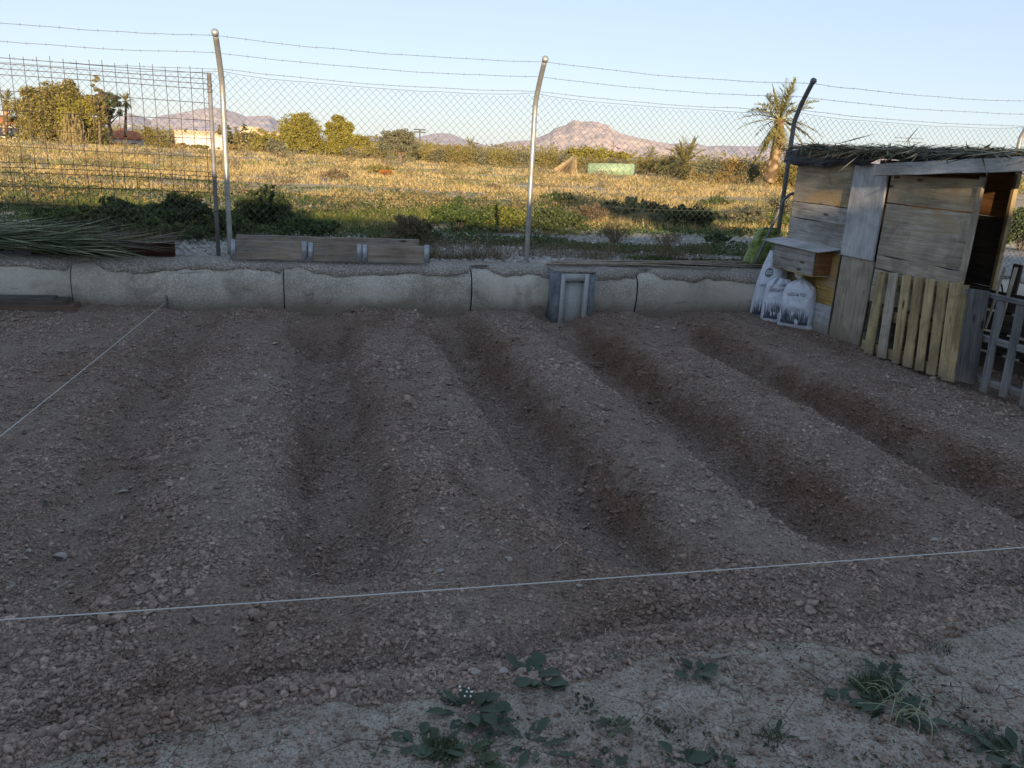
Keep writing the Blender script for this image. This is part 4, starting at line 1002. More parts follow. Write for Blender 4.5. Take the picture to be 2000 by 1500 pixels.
fb_(1345, 448, 398, 95, L_DARK, 'broad dark green bush in front of the golden thicket', nl=5000, leaf=.05)
fb_(1270, 446, 412, 70, L_GREY, 'pale dry bush in front of the prickly pear', nl=1800, leaf=.06, asp=6, stems=26)
fb_(1455, 442, 398, 85, L_GREY, 'grey green bush left of the shed', nl=4500, leaf=.045)
fb_(1395, 408, 380, 70, L_GREEN, 'small green bush beyond the broad dark one', nl=2200, leaf=.05)
fb_(1525, 425, 380, 60, L_GREY, 'grey green bush behind the last visible fence post', nl=2600, leaf=.05)
fb_(1400, 480, 455, 60, L_DARK, 'small dark weed clump above the canes', nl=1500, leaf=.035)
fb_(1200, 478, 430, 75, L_BROWN, 'bare brown twig bush behind the meter box', nl=900, leaf=.05, asp=8, stems=60)
fb_(1300, 486, 450, 70, L_BROWN, 'fine grey brown twig bush above the cane bundle', nl=700, leaf=.045, asp=8, stems=50)
fb_(965, 372, 356, 30, L_BROWN, 'tiny brown shrub in the dry grass left of the second post', nl=500, leaf=.06, stems=4)
fb_(655, 352, 330, 50, L_BROWN, 'small brown shrub in the dry grass below the pines', nl=900, leaf=.09, stems=4)
fb_(740, 342, 318, 60, L_OLIVE, 'low olive shrub at the foot of the solitary round tree', nl=1200, leaf=.12, stems=4)
fb_(752, 344, 330, 26, mat_leaf('rust_foliage', [(.2, (.30, .10, .02)), (.8, (.50, .22, .05))]), 'small rust orange shrub beside the solitary round tree', nl=500, leaf=.12, stems=3)
fb_(1990, 490, 400, 90, L_GREEN, 'sunlit green bush behind the shed, right edge', nl=5000, leaf=.06)
# knee-high clumps that break up the grass
u, v, X, Y = field_pts(560, 4.5, 75); sz = rr.uniform(.12, .42, len(X))*(1+.012*Y); m_ = 90; ii = np.repeat(np.arange(len(X)), m_); n = len(ii)
P = np.stack([X[ii]+rr.normal(size=n)*sz[ii]*.8, Y[ii]+rr.normal(size=n)*sz[ii]*.6, zf_full(X, Y)[ii]+np.abs(rr.normal(size=n))*sz[ii]*.45], -1)
for j, (nm, mt, lab) in enumerate((('dry_tussocks', L_BROWN, 'dull brown tussocks dotted over the field'), ('grey_tussocks', L_GREY, 'grey green herb clumps dotted over the field'), ('golden_tussocks', L_GOLD, 'golden dry herb clumps dotted over the field'))):
    sel = (ii % 3) == j; V, F = leaf_mesh(P[sel], .030+.0028*Y[ii][sel]*rr.uniform(.6, 1.4, sel.sum()), rr, 3.2, .7); tag(mesh_np(nm, V, F, mt), lab, 'tussocks', kind='stuff')
fb_(450, 462, 415, 110, L_GREEN, 'leafy green clump between the mesh panel pipe and the large dark bush', nl=4500, leaf=.045)
fb_(300, 452, 400, 90, L_GREEN, 'green clump between the two dark bushes behind the mesh panel', nl=3500, leaf=.05)
fb_(170, 462, 420, 150, L_DARK, 'long low dark weed mass behind the cut fronds', nl=5000, leaf=.045, stems=0)
# prickly pear
q = atY(1235, 425, yof(1235, 425)); pp = empty('prickly_pear', tuple(q), 'dark prickly pear cactus with flat pads in the field', 'cactus')
for k in range(14):
    c = q+np.array([random.uniform(-.26, .26), random.uniform(-.12, .12), random.uniform(.05, .34)]); V, F = ICO1; a = random.random()*6
    Vp = V*np.array([.065, .018, .09]); Rz = np.array([[math.cos(a), -math.sin(a), 0], [math.sin(a), math.cos(a), 0], [0, 0, 1]]); mesh_np('pad', Vp @ Rz.T+c, F, L_DARK, pp, True)

# ------------------------------------------------------------------ trees along the field edge
tree('broad_tree', 112, 292, 168, 125, 76, L_OLIVE, 'broad golden green tree left of the red roofed house', nl=36000, leaf=.24, tr=.4, nclump=150, cfrac=.92)
tree('broad_tree', 165, 290, 178, 85, 75, L_PINE, 'yellow green tree merging into the right side of the broad one', nl=16000, leaf=.24, tr=.35, nclump=90, cfrac=.95)
tree('broad_tree', 142, 250, 152, 34, 77, L_OLIVE, 'small pointed crown rising above the broad golden tree', nl=2200, leaf=.2, tr=.1, cfrac=.7)
tree('cypress', 198, 285, 144, 26, 74, L_OLIVE, 'tall narrow cypress at the right of the broad golden tree', nl=3200, leaf=.18, tr=.12, cfrac=.97, nclump=50)
tree('dark_tree', 217, 262, 178, 40, 80, L_DARK, 'dark green tree between the cypress and the fan palm', nl=4500, leaf=.2, tr=.15)
q = atY(162, 282, 73.5); he = empty('hanging_dry_leaves', tuple(q), 'curtain of hanging dry palm leaves on the front of the broad tree', 'dry leaves')
rr = np.random.default_rng(4); n = 420; x = atY(166, 280, 73.5)[0]+rr.normal(size=n)*.5; zt = atY(162, 215, 73.5)[2]-rr.random(n)*2.6-np.abs(x-atY(166, 280, 73.5)[0])*1.2
P = np.stack([x, 73.0+rr.normal(size=n)*.4-1.3, zt], -1); d = np.stack([rr.normal(size=n)*.12, rr.normal(size=n)*.1, -np.ones(n)], -1)*rr.uniform(.4, 1.1, n)[:, None]; s_2 = np.array([.045, 0, 0])
mesh_np('leaves', np.stack([P-s_2, P+s_2, P+d], 1).reshape(-1, 3), np.arange(3*n).reshape(-1, 3), mat_leaf('hanging_dry', [(.1, (.16, .12, .04)), (.9, (.36, .28, .12))]), he)
for px, by, ty, w, mt, lab in ((15, 300, 262, 60, L_DARK, 'dark bush at the far left edge of the field'), (60, 296, 255, 70, L_OLIVE, 'olive bush under the left side of the broad tree'), (110, 294, 258, 60, L_GOLD, 'golden bush under the middle of the broad tree'),
                               (150, 294, 262, 60, L_OLIVE, 'olive bush under the hanging dry leaves'), (200, 296, 268, 44, L_DARK, 'dark shadowy bush left of the red roofed house'), (228, 296, 282, 30, L_BROWN, 'brown bush in front of the red roofed house'),
                               (318, 292, 272, 40, L_OLIVE, 'olive bush between the red roofed house and the long white building'), (355, 292, 280, 40, L_GOLD, 'golden bush in front of the long white building'), (390, 292, 282, 36, L_OLIVE, 'low round bush in front of the white building'),
                               (295, 292, 245, 26, L_OLIVE, 'slim tree right of the red roofed house'), (540, 300, 272, 46, L_GREY, 'grey green bush left of the pines'), (455, 296, 280, 40, L_GOLD, 'golden scrub in front of the cypress row'), (500, 297, 278, 40, L_OLIVE, 'low bush beneath the small round tree'),
                               (30, 262, 216, 52, L_OLIVE, 'rounded olive tree behind the left edge bushes')):
    bush(px, by, ty, w, 78, mt, lab, nl=1500, leaf=.2, stems=4, cr=.4)
def fan_palm(px, by, ty, wpx, Y, label, n=26, mat=None, trunk_r=.16, name='palm_tree', frond_l=1.0, dead=8, lean=0.0, nl=44, lw=.045, top=None):
    b = atY(px, by, Y); tx = px if top is None else top; t_ = atY(tx, ty, Y); w = wpx/1560*Y/2; crown = t_-ZZ*w*.75
    root = empty(name, tuple(b), label, 'palm'); rr = np.random.default_rng(int(px)); t = np.linspace(0, 1, 12)[:, None]
    P = b+(crown-b)*t; P[:, 0] += lean*np.sin(t[:, 0]*math.pi); r = trunk_r*(1+.06*(np.arange(12) % 2))*np.linspace(1.1, .85, 12); r[-1] *= 1.15
    MB().tube(P, r, 10).build('trunk', BARK_P, root, True)
    mb = MB()
    for k in range(n+dead):
        a = k*2.399; el = rr.uniform(-.25, 1.35) if k < n else rr.uniform(-1.25, -.5); L = w*rr.uniform(1.0, 1.45)*(1 if k < n else .75)
        d = np.array([math.cos(a)*math.cos(el), math.sin(a)*math.cos(el), math.sin(el)]); s = np.linspace(0, 1, 9)
        Q = crown+d*L*s[:, None]; Q[:, 2] -= (.34*L)*s**2.3*math.cos(el)
        mb.tube(Q, np.linspace(.035, .008, 9)*w/2.2, 4, False)
        side = np.cross(d, ZZ); side /= np.linalg.norm(side)+1e-9
        for j in range(nl):
            f = .15+.85*j/nl; q = np.array([np.interp(f, s, Q[:, i]) for i in range(3)]); sg = 1 if j % 2 else -1
            l = w*.30*frond_l*math.sin(min(1, f*1.15)*2.6+.25)*rr.uniform(.8, 1.15); dd = d*.75+side*sg*.75+ZZ*rr.uniform(-.5, .25); leaflet(mb, q, q+dd*l, lw*w/2.2, ZZ)
    mb.build('fronds', mat or L_PALM, root)
    return root
L_PALM = mat_leaf('palm_frond_leaf', [(.1, (.13, .13, .04)), (.5, (.30, .27, .08)), (.9, (.48, .40, .15))])
BP = NM('palm_bark'); _w = BP.coord(kind='World'); _z = BP.voro(_w, 2.6)
BARK_P = BP.done(BP.ramp(_z, [(.1, (.48, .34, .19)), (.35, (.34, .235, .125)), (.55, (.13, .085, .045))]), .95, BP.bump(_z, 1.0, -.12))
fan_palm(1500, 356, 180, 128, 47, 'tall date palm rising above the golden bushes left of the shed', n=24, trunk_r=.31, lean=.15, top=1530, nl=60, lw=.032, dead=9, frond_l=1.1)
fan_palm(1342, 350, 284, 84, 56, 'low date palm with arching fronds in the golden thicket', n=38, trunk_r=.4, dead=16)
fan_palm(1272, 335, 290, 34, 70, 'small palm behind the hedge, left of the low date palm', n=20, trunk_r=.15)
fan_palm(245, 268, 184, 32, 84, 'slender fan palm beside the dark tree at the left', n=26, trunk_r=.13, dead=14)
fan_palm(10, 262, 178, 44, 76, 'palm cut off by the left edge of the picture', n=26, trunk_r=.2)
fan_palm(213, 297, 262, 44, 72, 'small dark palm in front of the red roofed house', n=18, trunk_r=.1, mat=L_DARK)
for k, (px, ty, w, lab) in enumerate(((431, 243, 11, 'cypress hidden by the first fence post'), (449, 237, 12, 'tallest cypress just right of the first fence post'), (464, 243, 10, 'second cypress right of the fence post'), (479, 241, 11, 'slim cypress in front of the cream building'), (491, 256, 10, 'rightmost and shortest cypress'))):
    tree('cypress', px, 290, ty, w, 105, L_DARK if k % 2 else L_OLIVE, lab, nl=1100, leaf=.22, tr=.08, cfrac=.96, nclump=40, group='row of cypresses beside the first fence post')
tree('round_tree', 519, 294, 252, 56, 100, L_PINE, 'small bright round tree between the cypresses and the pines', nl=3500, leaf=.22, tr=.12, cfrac=.9)
tree('pine_tree', 590, 302, 224, 72, 92, L_PINE, 'left and taller of the two dense pines', nl=26000, leaf=.22, tr=.22, cfrac=.97, nclump=130)
tree('pine_tree', 664, 302, 231, 58, 93, L_PINE, 'right of the two dense pines', nl=20000, leaf=.22, tr=.2, cfrac=.97, nclump=110)
tree('pine_tree', 704, 303, 264, 40, 90, L_PINE, 'low pine spreading at the right of the two dense pines', nl=5000, leaf=.2, tr=.12, cfrac=.95)
tree('pine_tree', 560, 300, 256, 40, 90, L_PINE, 'low pine at the left foot of the taller pine', nl=3500, leaf=.2, tr=.12, cfrac=.95)
tree('olive_tree', 780, 322, 250, 78, 62, L_GREY, 'solitary round grey green tree in the middle distance', nl=11000, leaf=.14, tr=.16, cfrac=.86, nclump=120, cr=.2, limbs=14)
bush(722, 312, 282, 60, 70, L_OLIVE, 'olive bush between the pines and the solitary tree', nl=2200, leaf=.14)
bush(690, 308, 285, 60, 76, L_GREY, 'grey bush under the low pine', nl=2000, leaf=.14)
# hedge row and thicket
hz = [(828, 40), (856, 36), (884, 40), (912, 38), (940, 36), (966, 36), (992, 38), (1018, 34), (1045, 36), (1072, 38), (1100, 36)]
hl_ab = ['first bush of the long hedge, beside the solitary tree', 'second bush of the long hedge', 'third bush of the long hedge below the little palm', 'fourth bush of the hedge', 'fifth bush of the hedge', 'sixth bush of the hedge', 'seventh bush of the hedge, left of the second post', 'eighth bush of the hedge just left of the second post', 'hedge bush behind the second fence post', 'hedge bush right of the second post', 'last hedge bush before the dry frond heap']
for k, (px, w) in enumerate(hz): bush(px, 330+(px-1000)*.03, 288+(px-900)*.035+random.uniform(-3, 3), w, 68, (L_OLIVE, L_GREY, L_OLIVE)[k % 3], hl_ab[k], nl=1900, leaf=.14, group='bushes of the long hedge', cr=.45, stems=5)
for px, by, ty, w, mt, lab in ((850, 326, 282, 50, L_GOLD, 'golden reeds behind the start of the hedge'), (895, 322, 278, 26, L_GOLD, 'pale golden reeds left of the little palm')):
    bush(px, by, ty, w, 80, mt, lab, nl=1300, leaf=.35, asp=7, stems=0)
fan_palm(920, 320, 273, 34, 84, 'little palm above the long hedge', n=20, trunk_r=.12)
for px, by, ty, w, lab in ((1122, 335, 288, 46, 'leftmost umbrella pine under the mountain'), (1145, 335, 286, 44, 'second umbrella pine under the mountain'), (1180, 336, 290, 46, 'third umbrella pine above the green container'), (1212, 338, 296, 40, 'rightmost umbrella pine above the container')):
    tree('umbrella_pine', px, by, ty, w, 88, L_PINE, lab, nl=2600, leaf=.2, tr=.14, cfrac=.6, group='umbrella pines under the mountain')
for px, by, ty, w, mt, lab in ((1150, 335, 305, 60, L_OLIVE, 'olive bush left behind the green container'), (1205, 336, 306, 60, L_GREY, 'grey bush behind the green container'), (1262, 342, 303, 60, L_OLIVE, 'olive bush right of the container'), (1290, 350, 318, 34, L_DARK, 'dark dead bush left of the low date palm'),
                               (1310, 345, 300, 50, L_OLIVE, 'olive bush behind the low date palm'), (1385, 352, 305, 60, L_GREY, 'grey gold bush right of the low date palm'), (1425, 356, 305, 64, L_GOLD, 'tall golden bush in the thicket'), (1465, 358, 308, 56, L_GREY, 'grey gold bush left of the tall palm trunk'),
                               (1500, 362, 318, 44, L_GOLD, 'golden bush at the foot of the tall palm'), (1545, 365, 312, 70, L_OLIVE, 'olive bush between the tall palm and the shed'), (1405, 372, 342, 60, L_GOLD, 'low orange gold bush in front of the thicket'), (1455, 376, 340, 76, L_GOLD, 'widest low orange gold bush in front of the thicket'),
                               (1520, 380, 345, 60, L_GOLD, 'low golden bush beside the shed corner'), (1358, 362, 335, 50, L_GOLD, 'low golden bush at the foot of the low date palm'), (1650, 370, 318, 120, L_OLIVE, 'bush hidden behind the shed'), (1990, 345, 288, 40, L_OLIVE, 'olive tree top at the right edge above the shed roof')):
    bush(px, by, ty, w, 50 if by > 350 else 66, mt, lab, nl=2600, leaf=.12, cr=.42)
# far-off belt of scrub closing the field
rr = np.random.default_rng(55); n = 52000; Yb = rr.uniform(98, 150, n); Xb = rr.uniform(-1, 1, n)*(Yb*.75+5); hb = 1.2+2.6*fbm(Xb, Yb, .12, 3)**1.5+1.0*fbm(Xb, Yb, .5, 2)
P = np.stack([Xb, Yb, zfield(Xb, Yb)+rr.random(n)*hb], -1); V, F = leaf_mesh(P, .42, rr, 2.0)
tag(mesh_np('distant_scrub', V, F, L_OLIVE), 'far belt of mixed scrub and orchards beyond the field', 'scrub', kind='stuff')
# heap of dry fronds
A, T_ = atY(1085, 337, 60), atY(1125, 302, 60); hp_ = empty('dry_frond_heap', tuple(atY(1105, 337, 60)), 'pale heap of dry palm fronds leaning into a cone left of the green container', 'frond heap')
rr = np.random.default_rng(8); n = 420; u = rr.random(n)*6.28; rad_ = .85*rr.random(n)**.5
Bs = np.stack([atY(1100, 337, 60)[0]+np.cos(u)*rad_*1.2, 60+np.sin(u)*rad_, np.full(n, A[2])-.05], -1); Ts = T_+rr.normal(size=(n, 3))*.09; f = rr.uniform(.5, 1, n)[:, None]
s_2 = np.stack([np.cos(u)*.03, np.sin(u)*.03, 0*u], -1); mesh_np('fronds', np.stack([Bs-s_2, Bs+s_2, Bs+(Ts-Bs)*f], 1).reshape(-1, 3), np.arange(3*n).reshape(-1, 3), mat_leaf('bleached_frond', [(.1, (.34, .25, .13)), (.9, (.60, .48, .30))]), hp_)
# green container
c0, c1 = atY(1148, 341, 58), atY(1236, 343, 58); zt = atY(1148, 320, 58)[2]; cc = empty('green_container', tuple((c0+c1)/2), 'pale green metal skip container standing low in the field', 'container')
GC = mat_plain('pale_green_paint', (.30, .42, .27), .6, .1, .15, 3); dx = (c1-c0)/2; dyv = np.array([.35, 1.6, 0])
def cbx(name, c, X, Y_, Z_, m=GC): MB().box(c, X, Y_, Z_).build(name, m, cc)
hz_ = (zt-c0[2])/2; ctr = (c0+c1)/2+ZZ*hz_
cbx('front_wall', ctr, dx, dyv*.012, ZZ*hz_); cbx('back_wall', ctr+dyv, dx, dyv*.012, ZZ*hz_); cbx('end_wall', ctr+dx+dyv*.5, dx*.01, dyv*.5, ZZ*hz_); cbx('end_wall', ctr-dx+dyv*.5, dx*.01, dyv*.5, ZZ*hz_)
cbx('rim', ctr+ZZ*(hz_+.03), dx*1.01, dyv*.02, ZZ*.03)
for k in range(7): cbx('rib', ctr+dx*(-.9+k*.3)-dyv*.02, dx*.012, dyv*.012, ZZ*hz_*.95)
cbx('floor', ctr+dyv*.5-ZZ*hz_*.85, dx*.98, dyv*.5, ZZ*.03)

# ------------------------------------------------------------------ far houses
ROOF = mat_plain('clay_roof', (.50, .15, .07), .85, 0, .2, 3); WALLW = mat_plain('white_render', (.78, .70, .60), .9, 0, .06, 1); WALLC = mat_plain('cream_render', (.66, .50, .33), .9, 0, .08, 1); GLASS = mat_plain('dark_window', (.05, .06, .07), .3)
def house(px0, px1, yr, ye, yb, Y, label, depth=7, wallm=WALLW, flat=False, name='house', wins=3, chim=True):
    a, b = atY(px0, ye, Y), atY(px1, ye, Y); zb = min(atY(px0, yb, Y)[2], atY(px1, yb, Y)[2])-1.2; ze = (a[2]+b[2])/2; zr = atY((px0+px1)/2, yr, Y)[2]
    X = (b-a)/2; X[2] = 0; Yd = (a+b)/2*np.array([1, 1, 0]); Yd = Yd/np.linalg.norm(Yd)*depth/2; c = (a+b)/2+Yd; c[2] = 0
    root = empty(name, (c[0], c[1], zb), label, 'building'); MB().box(c+ZZ*(zb+ze)/2, X, Yd, ZZ*(ze-zb)/2).build('wall', wallm, root)
    xl = np.linalg.norm(X)
    if not flat:
        e = 1+.5/xl; e2 = 1+.5/(depth/2); V = [c+X*sx*e+Yd*sy*e2+ZZ*ze for sx, sy in ((-1, -1), (1, -1), (1, 1), (-1, 1))]+[c-X*max(.05, 1-depth/2/xl)+ZZ*zr, c+X*max(.05, 1-depth/2/xl)+ZZ*zr]
        V += [v-ZZ*.15 for v in V[:4]]
        rf = mesh_np('roof', V, [np.array([(1, 2, 5), (3, 0, 4)]), np.array([(0, 1, 5, 4), (2, 3, 4, 5), (6, 7, 1, 0), (7, 8, 2, 1), (8, 9, 3, 2), (9, 6, 0, 3)])], ROOF, root)
        if chim: MB().box(c+X*.2-Yd*.3+ZZ*(zr+ze)/2+ZZ*.2, (.3, 0, 0), (0, .3, 0), (0, 0, .6)).build('chimney', WALLW, rf)
    else: MB().box(c+ZZ*(ze+.08), X*1.02, Yd*1.02, ZZ*.07).build('parapet', WALLC, root)
    for k in range(wins): q = c-Yd*1.004+X*(-.75+1.5*(k+.5)/wins)+ZZ*(ze-1.1); MB().box(q, (.45, 0, 0), (0, .03, 0), (0, 0, .5)).build('window', GLASS, root)
house(206, 286, 249, 268, 292, 94, 'white house with a red clay roof behind the cypress and broad tree', wins=2)
house(-30, 44, 225, 238, 262, 95, 'red roofed house cut off by the left edge', wins=4)
house(342, 444, 262, 265, 292, 94, 'long low white building behind the welded mesh panel', 8, flat=True, wins=0)
house(340, 432, 252, 258, 275, 106, 'cream building behind the long white one', 8, WALLC, flat=True, wins=5)
house(468, 505, 243, 250, 290, 112, 'tall cream house between the cypresses', 9, WALLC, flat=True, wins=3)
house(505, 560, 254, 262, 290, 108, 'cream house behind the small round tree', 9, WALLC, flat=True, wins=3)
# poles and pylons
def pole(px, by, ty, Y, label, arms=1, wd=.9, lattice=False, leg=.6):
    b, t_ = atY(px, by, Y), atY(px, ty, Y); e = empty('pylon' if lattice else 'utility_pole', tuple(b), label, 'pylon' if lattice else 'utility pole')
    mb = MB(); r = .12 if not lattice else .10
    if lattice:
        for s in (-1, 1): mb.tube([b+np.array([s*leg, 0, -2]), t_], r, 4)
        for f in np.linspace(.1, .9, 7): mb.tube([b+(t_-b)*f-np.array([leg*(1-f), 0, 0]), b+(t_-b)*min(1, f+.13)+np.array([leg*(1-min(1, f+.13)), 0, 0])], r*.7, 4)
    else: mb.tube([b-ZZ*2, t_], r, 6)
    mb.build('mast', DSTEEL, e)
    for k in range(arms): q = b+(t_-b)*(.97-.12*k); MB().tube([q-np.array([wd, 0, 0]), q+np.array([wd, 0, 0])], r*.8, 4).build('crossarm', DSTEEL, e)
pole(820, 292, 252, 130, 'thin utility pole right of the solitary tree', 2, .9)
pole(1775, 330, 268, 260, 'lattice pylon above the shed roof', 2, 4.5, True, 1.6)
pole(1692, 330, 283, 330, 'farther small pylon above the shed roof', 1, 3, True, 1.2)

# ------------------------------------------------------------------ mountains
def range_mesh(name, prof, D0, D1, ybase_drop, mat, seed, amp=.18, nu=900, nv=90, lab=None):
    px = np.array([p[0] for p in prof], float); py = np.array([p[1] for p in prof], float); xs = np.linspace(px[0], px[-1], nu); ys = np.interp(xs, px, py)
    ys = ys+1.2*(fbm(xs*.12, xs*0+seed, 1, 3)-.5)
    d = np.array([ray(x, y) for x, y in zip(xs, ys)]); hd = np.hypot(d[:, 0], d[:, 1]); dirs = d[:, :2]/hd[:, None]; slope = d[:, 2]/hd
    tv = np.linspace(0, 1, nv); T, I = np.meshgrid(tv, np.arange(nu), indexing='ij'); ridge = .62
    Dm = D0+(D1-D0)*T; crest = D0+(D1-D0)*ridge; hc = slope[I]*crest+CH
    sh = np.where(T < ridge, (T/ridge)**.9, (1-(T-ridge)/(1-ridge))**.9)
    az = np.arctan2(dirs[:, 0], dirs[:, 1])[I]*crest
    X, Y = dirs[I][..., 0]*Dm, dirs[I][..., 1]*Dm
    n1 = 1-np.abs(fbm(az+T*60, Dm*.55, 1/150, 5, .55)-.5)*3.2; g_ = 1-np.abs(2*vnoise(az/55+T*1.5, T*3+seed)-1)
    w = np.sin(np.clip(T/ridge, 0, 1)*math.pi)*(T < ridge)+.3*(T >= ridge)*(T < .98)
    low = -12.0
    Z_ = low+(hc-low)*sh+(hc-low)*amp*(n1-.55)*w+(hc-low)*.10*(g_-.5)*w
    Z_[0] = low-20
    o = mesh_np(name, np.stack([X, Y, Z_], -1).reshape(-1, 3), grid_faces(nv, nu), mat, smooth=False); tag(o, kind='structure'); return o
def mat_mtn(name, rock, low_, sc_):
    m = NM(name); w = m.coord(kind='World'); n = m.noise(w, sc_, 6, .65, .5); n2 = m.noise(w, sc_*5, 5, .65)
    col = m.ramp(n, [(.38, low_), (.55, rock)]); col = m.mix(.5, col, m.ramp(n2, [(.35, .7), (.65, 1.25)]), 'MULTIPLY')
    return m.done(col, 1.0, m.bump(n2, .8, 6.0))
MT1 = mat_mtn('limestone', (.76, .60, .49), (.55, .45, .42), 1/90); MT2 = mat_mtn('distant_rock', (.66, .55, .49), (.50, .46, .48), 1/160)
range_mesh('mountain', [(905, 296), (935, 289), (965, 283), (990, 277), (1035, 274), (1058, 266), (1075, 259), (1082, 252), (1090, 248), (1105, 244), (1119, 235), (1124, 233.5), (1131, 238), (1140, 237.5), (1155, 237), (1168, 238), (1178, 242), (1188, 244), (1196, 253), (1212, 260), (1225, 264), (1250, 270), (1275, 275), (1305, 280), (1345, 286), (1400, 296), (1440, 305)], 1700, 3000, 0, MT1, 3, .22)
range_mesh('hills', [(150, 262), (205, 240), (232, 233), (250, 221), (268, 225), (295, 234), (312, 226), (355, 220), (380, 214), (400, 211), (418, 210), (435, 212), (462, 220), (480, 228), (500, 226), (527, 226), (540, 235), (560, 245), (590, 256), (640, 268), (690, 268), (710, 266), (725, 264), (742, 270), (775, 276), (800, 274), (825, 266), (845, 261), (865, 260), (880, 261), (895, 267), (907, 272), (935, 280), (960, 286), (1000, 296)], 3000, 4800, 0, MT2, 8, .15)
range_mesh('hills', [(1180, 300), (1250, 288), (1305, 281), (1337, 279), (1357, 279), (1382, 286), (1412, 284), (1450, 286), (1500, 285), (1562, 280), (1600, 281), (1660, 284), (1720, 292), (1800, 300), (1900, 312), (2050, 330)], 4200, 6500, 0, MT2, 12, .12)

# ------------------------------------------------------------------ what casts the shade: farmhouse and tree behind the photographer
fh = empty('farmhouse', (3, -12, 0), 'long plain farmhouse behind the photographer that shades the garden', 'building')
MB().box((3, -12.5, 1.93), (15, 0, 0), (0, 3.5, 0), (0, 0, 2.05)).build('wall', WALLC, fh)
MB().box((3, -12.5, 4.02), (15.1, 0, 0), (0, 3.6, 0), (0, 0, .03)).build('parapet', ROOF, fh)
for x in (-8, -3, 7, 13): MB().box((x, -8.99, 1.6), (.6, 0, 0), (0, .03, 0), (0, 0, .7)).build('window', GLASS, fh)
MB().box((2, -8.98, 1.0), (.5, 0, 0), (0, .03, 0), (0, 0, 1.05)).build('door', W_BROWN, fh)
rr = np.random.default_rng(21); bt = np.array([5.0, -8.4, -.03]); tr_ = empty('shade_tree', tuple(bt), 'unseen round tree added behind the photographer to shade the shed', 'tree')  # added out of view; crown sized to keep sun off shed front and one post
P = crown_points(bt+ZZ*4.95, .8, .8, .95, 60, 9000, rr, 3, .2, .45); V, F = leaf_mesh(P, .12, rr, 1.6); mesh_np('crown', V, F, L_DARK, tr_)
trunk('trunk', bt-ZZ*.2, bt+ZZ*4.8, .13, 5, BARK, tr_, rr, .15)

# ------------------------------------------------------------------ foreground weeds
def zs(x, y): return float(soil(np.array([x]), np.array([y]))[0][0])
def on_soil(px, py):
    q = gz(px, py, 0)
    for _ in range(3): q = gz(px, py, zs(q[0], q[1]))
    return q
def leaf3(mb, base, d, L, w, lift, fold=.25, petiole=.35):
    w = w*.8
    """broad leaf along horizontal dir d, with stalk; lift = rise of tip"""
    d = np.array([d[0], d[1], 0.]); s = np.array([-d[1], d[0], 0]); ts = [0, petiole, petiole+.1, .55, .64, .73, .82, .91, 1.0]; j = lambda: random.uniform(.82, 1.15); ws = [.05, .06, .5*j(), .85*j(), 1.0*j(), .92*j(), .75*j(), .42*j(), .04]; bend = random.uniform(-.25, .25)
    V = []
    for t, k in zip(ts, ws):
        z = lift*math.sin(min(t*1.5, 1.9)); c = base+d*L*t+s*bend*L*t*t+ZZ*z*L
        V += [c-s*w*k+ZZ*w*k*fold, c, c+s*w*k+ZZ*w*k*fold]
    F = []
    for i in range(len(ts)-1): F += [(3*i, 3*i+1, 3*i+4, 3*i+3), (3*i+1, 3*i+2, 3*i+5, 3*i+4)]
    mb.add(V, F)
def weed(px, py, rpx, label, n=14, w=.22, mat=None, lift=.25, name='weed_plant', jag=0, grassy=0, flower=0):
    q = on_soil(px, py); R = rpx/1560*math.hypot(q[1], 1.5)*1.15; e = empty(name, tuple(q), label, 'weed'); mb = MB(); r = random.Random(px)
    for k in range(n):
        a = k*2.4+r.uniform(-.3, .3); L = R*r.uniform(.45, 1.1); b = q+np.array([r.uniform(-.15, .15)*R, r.uniform(-.15, .15)*R, -.002]); leaf3(mb, b, (math.cos(a), math.sin(a)), L, L*w*r.uniform(.8, 1.3), lift*r.uniform(.3, 1.5), r.uniform(.05, .45), r.uniform(.2, .45))
        if jag:
            d = np.array([math.cos(a), math.sin(a), 0]); s = np.array([-d[1], d[0], 0])
            for j in range(5):
                f = .3+.13*j
                for sg in (-1, 1): leaf3(mb, b+d*L*f+ZZ*lift*L*.6, (d*.5+s*sg*.8)[:2], L*.25, L*.05, .2)
    mb.build('leaves', mat or L_COOL, e, True)
    if grassy:
        V, F = blades(np.full(grassy, q[0]), np.full(grassy, q[1]), np.full(grassy, q[2]-.005), np.full(grassy, R*.45), np.random.default_rng(px), 1.6, .0022, 5, R*.6); mesh_np('blades', V, F, L_GRNW, e)
    if flower:
        mb = MB()
        for k in range(9): c = q+np.array([r.uniform(-.3, .1)*R, r.uniform(-.3, .3)*R, r.uniform(.4, .7)*R]); mb.add(ICO0[0]*.0035+c, ICO0[1])
        mb.build('flowers', mat_plain('white_petals', (.8, .8, .8), .6), e)
L_GRNW = mat_leaf('grass_weed', [(.1, (.045, .06, .03)), (.9, (.12, .14, .075))], .6, .1)
L_DKW = mat_leaf('dark_weed', [(.1, (.022, .035, .02)), (.9, (.055, .075, .04))], .6, .1)
weed(1035, 1322, 52, 'broad leaved weed at the stony edge of the pale ground', 12, .3)
weed(1068, 1348, 34, 'flat weed leaves just below the broad leaved one', 6, .32)
weed(915, 1392, 62, 'leafy weed with tiny white flowers, left of the star shaped rosette', 20, .22, flower=1)
weed(968, 1418, 42, 'weed clump between the flowering weed and the star shaped rosette', 12, .3)
weed(1035, 1455, 64, 'star shaped rosette weed with long narrow stalks at the bottom', 13, .13, lift=.12)
weed(808, 1450, 42, 'small round leaved weed left of the grassy tuft', 11, .3, lift=.12)
weed(735, 1462, 20, 'faint grey seedling on the pale ground', 6, .3, lift=.1)
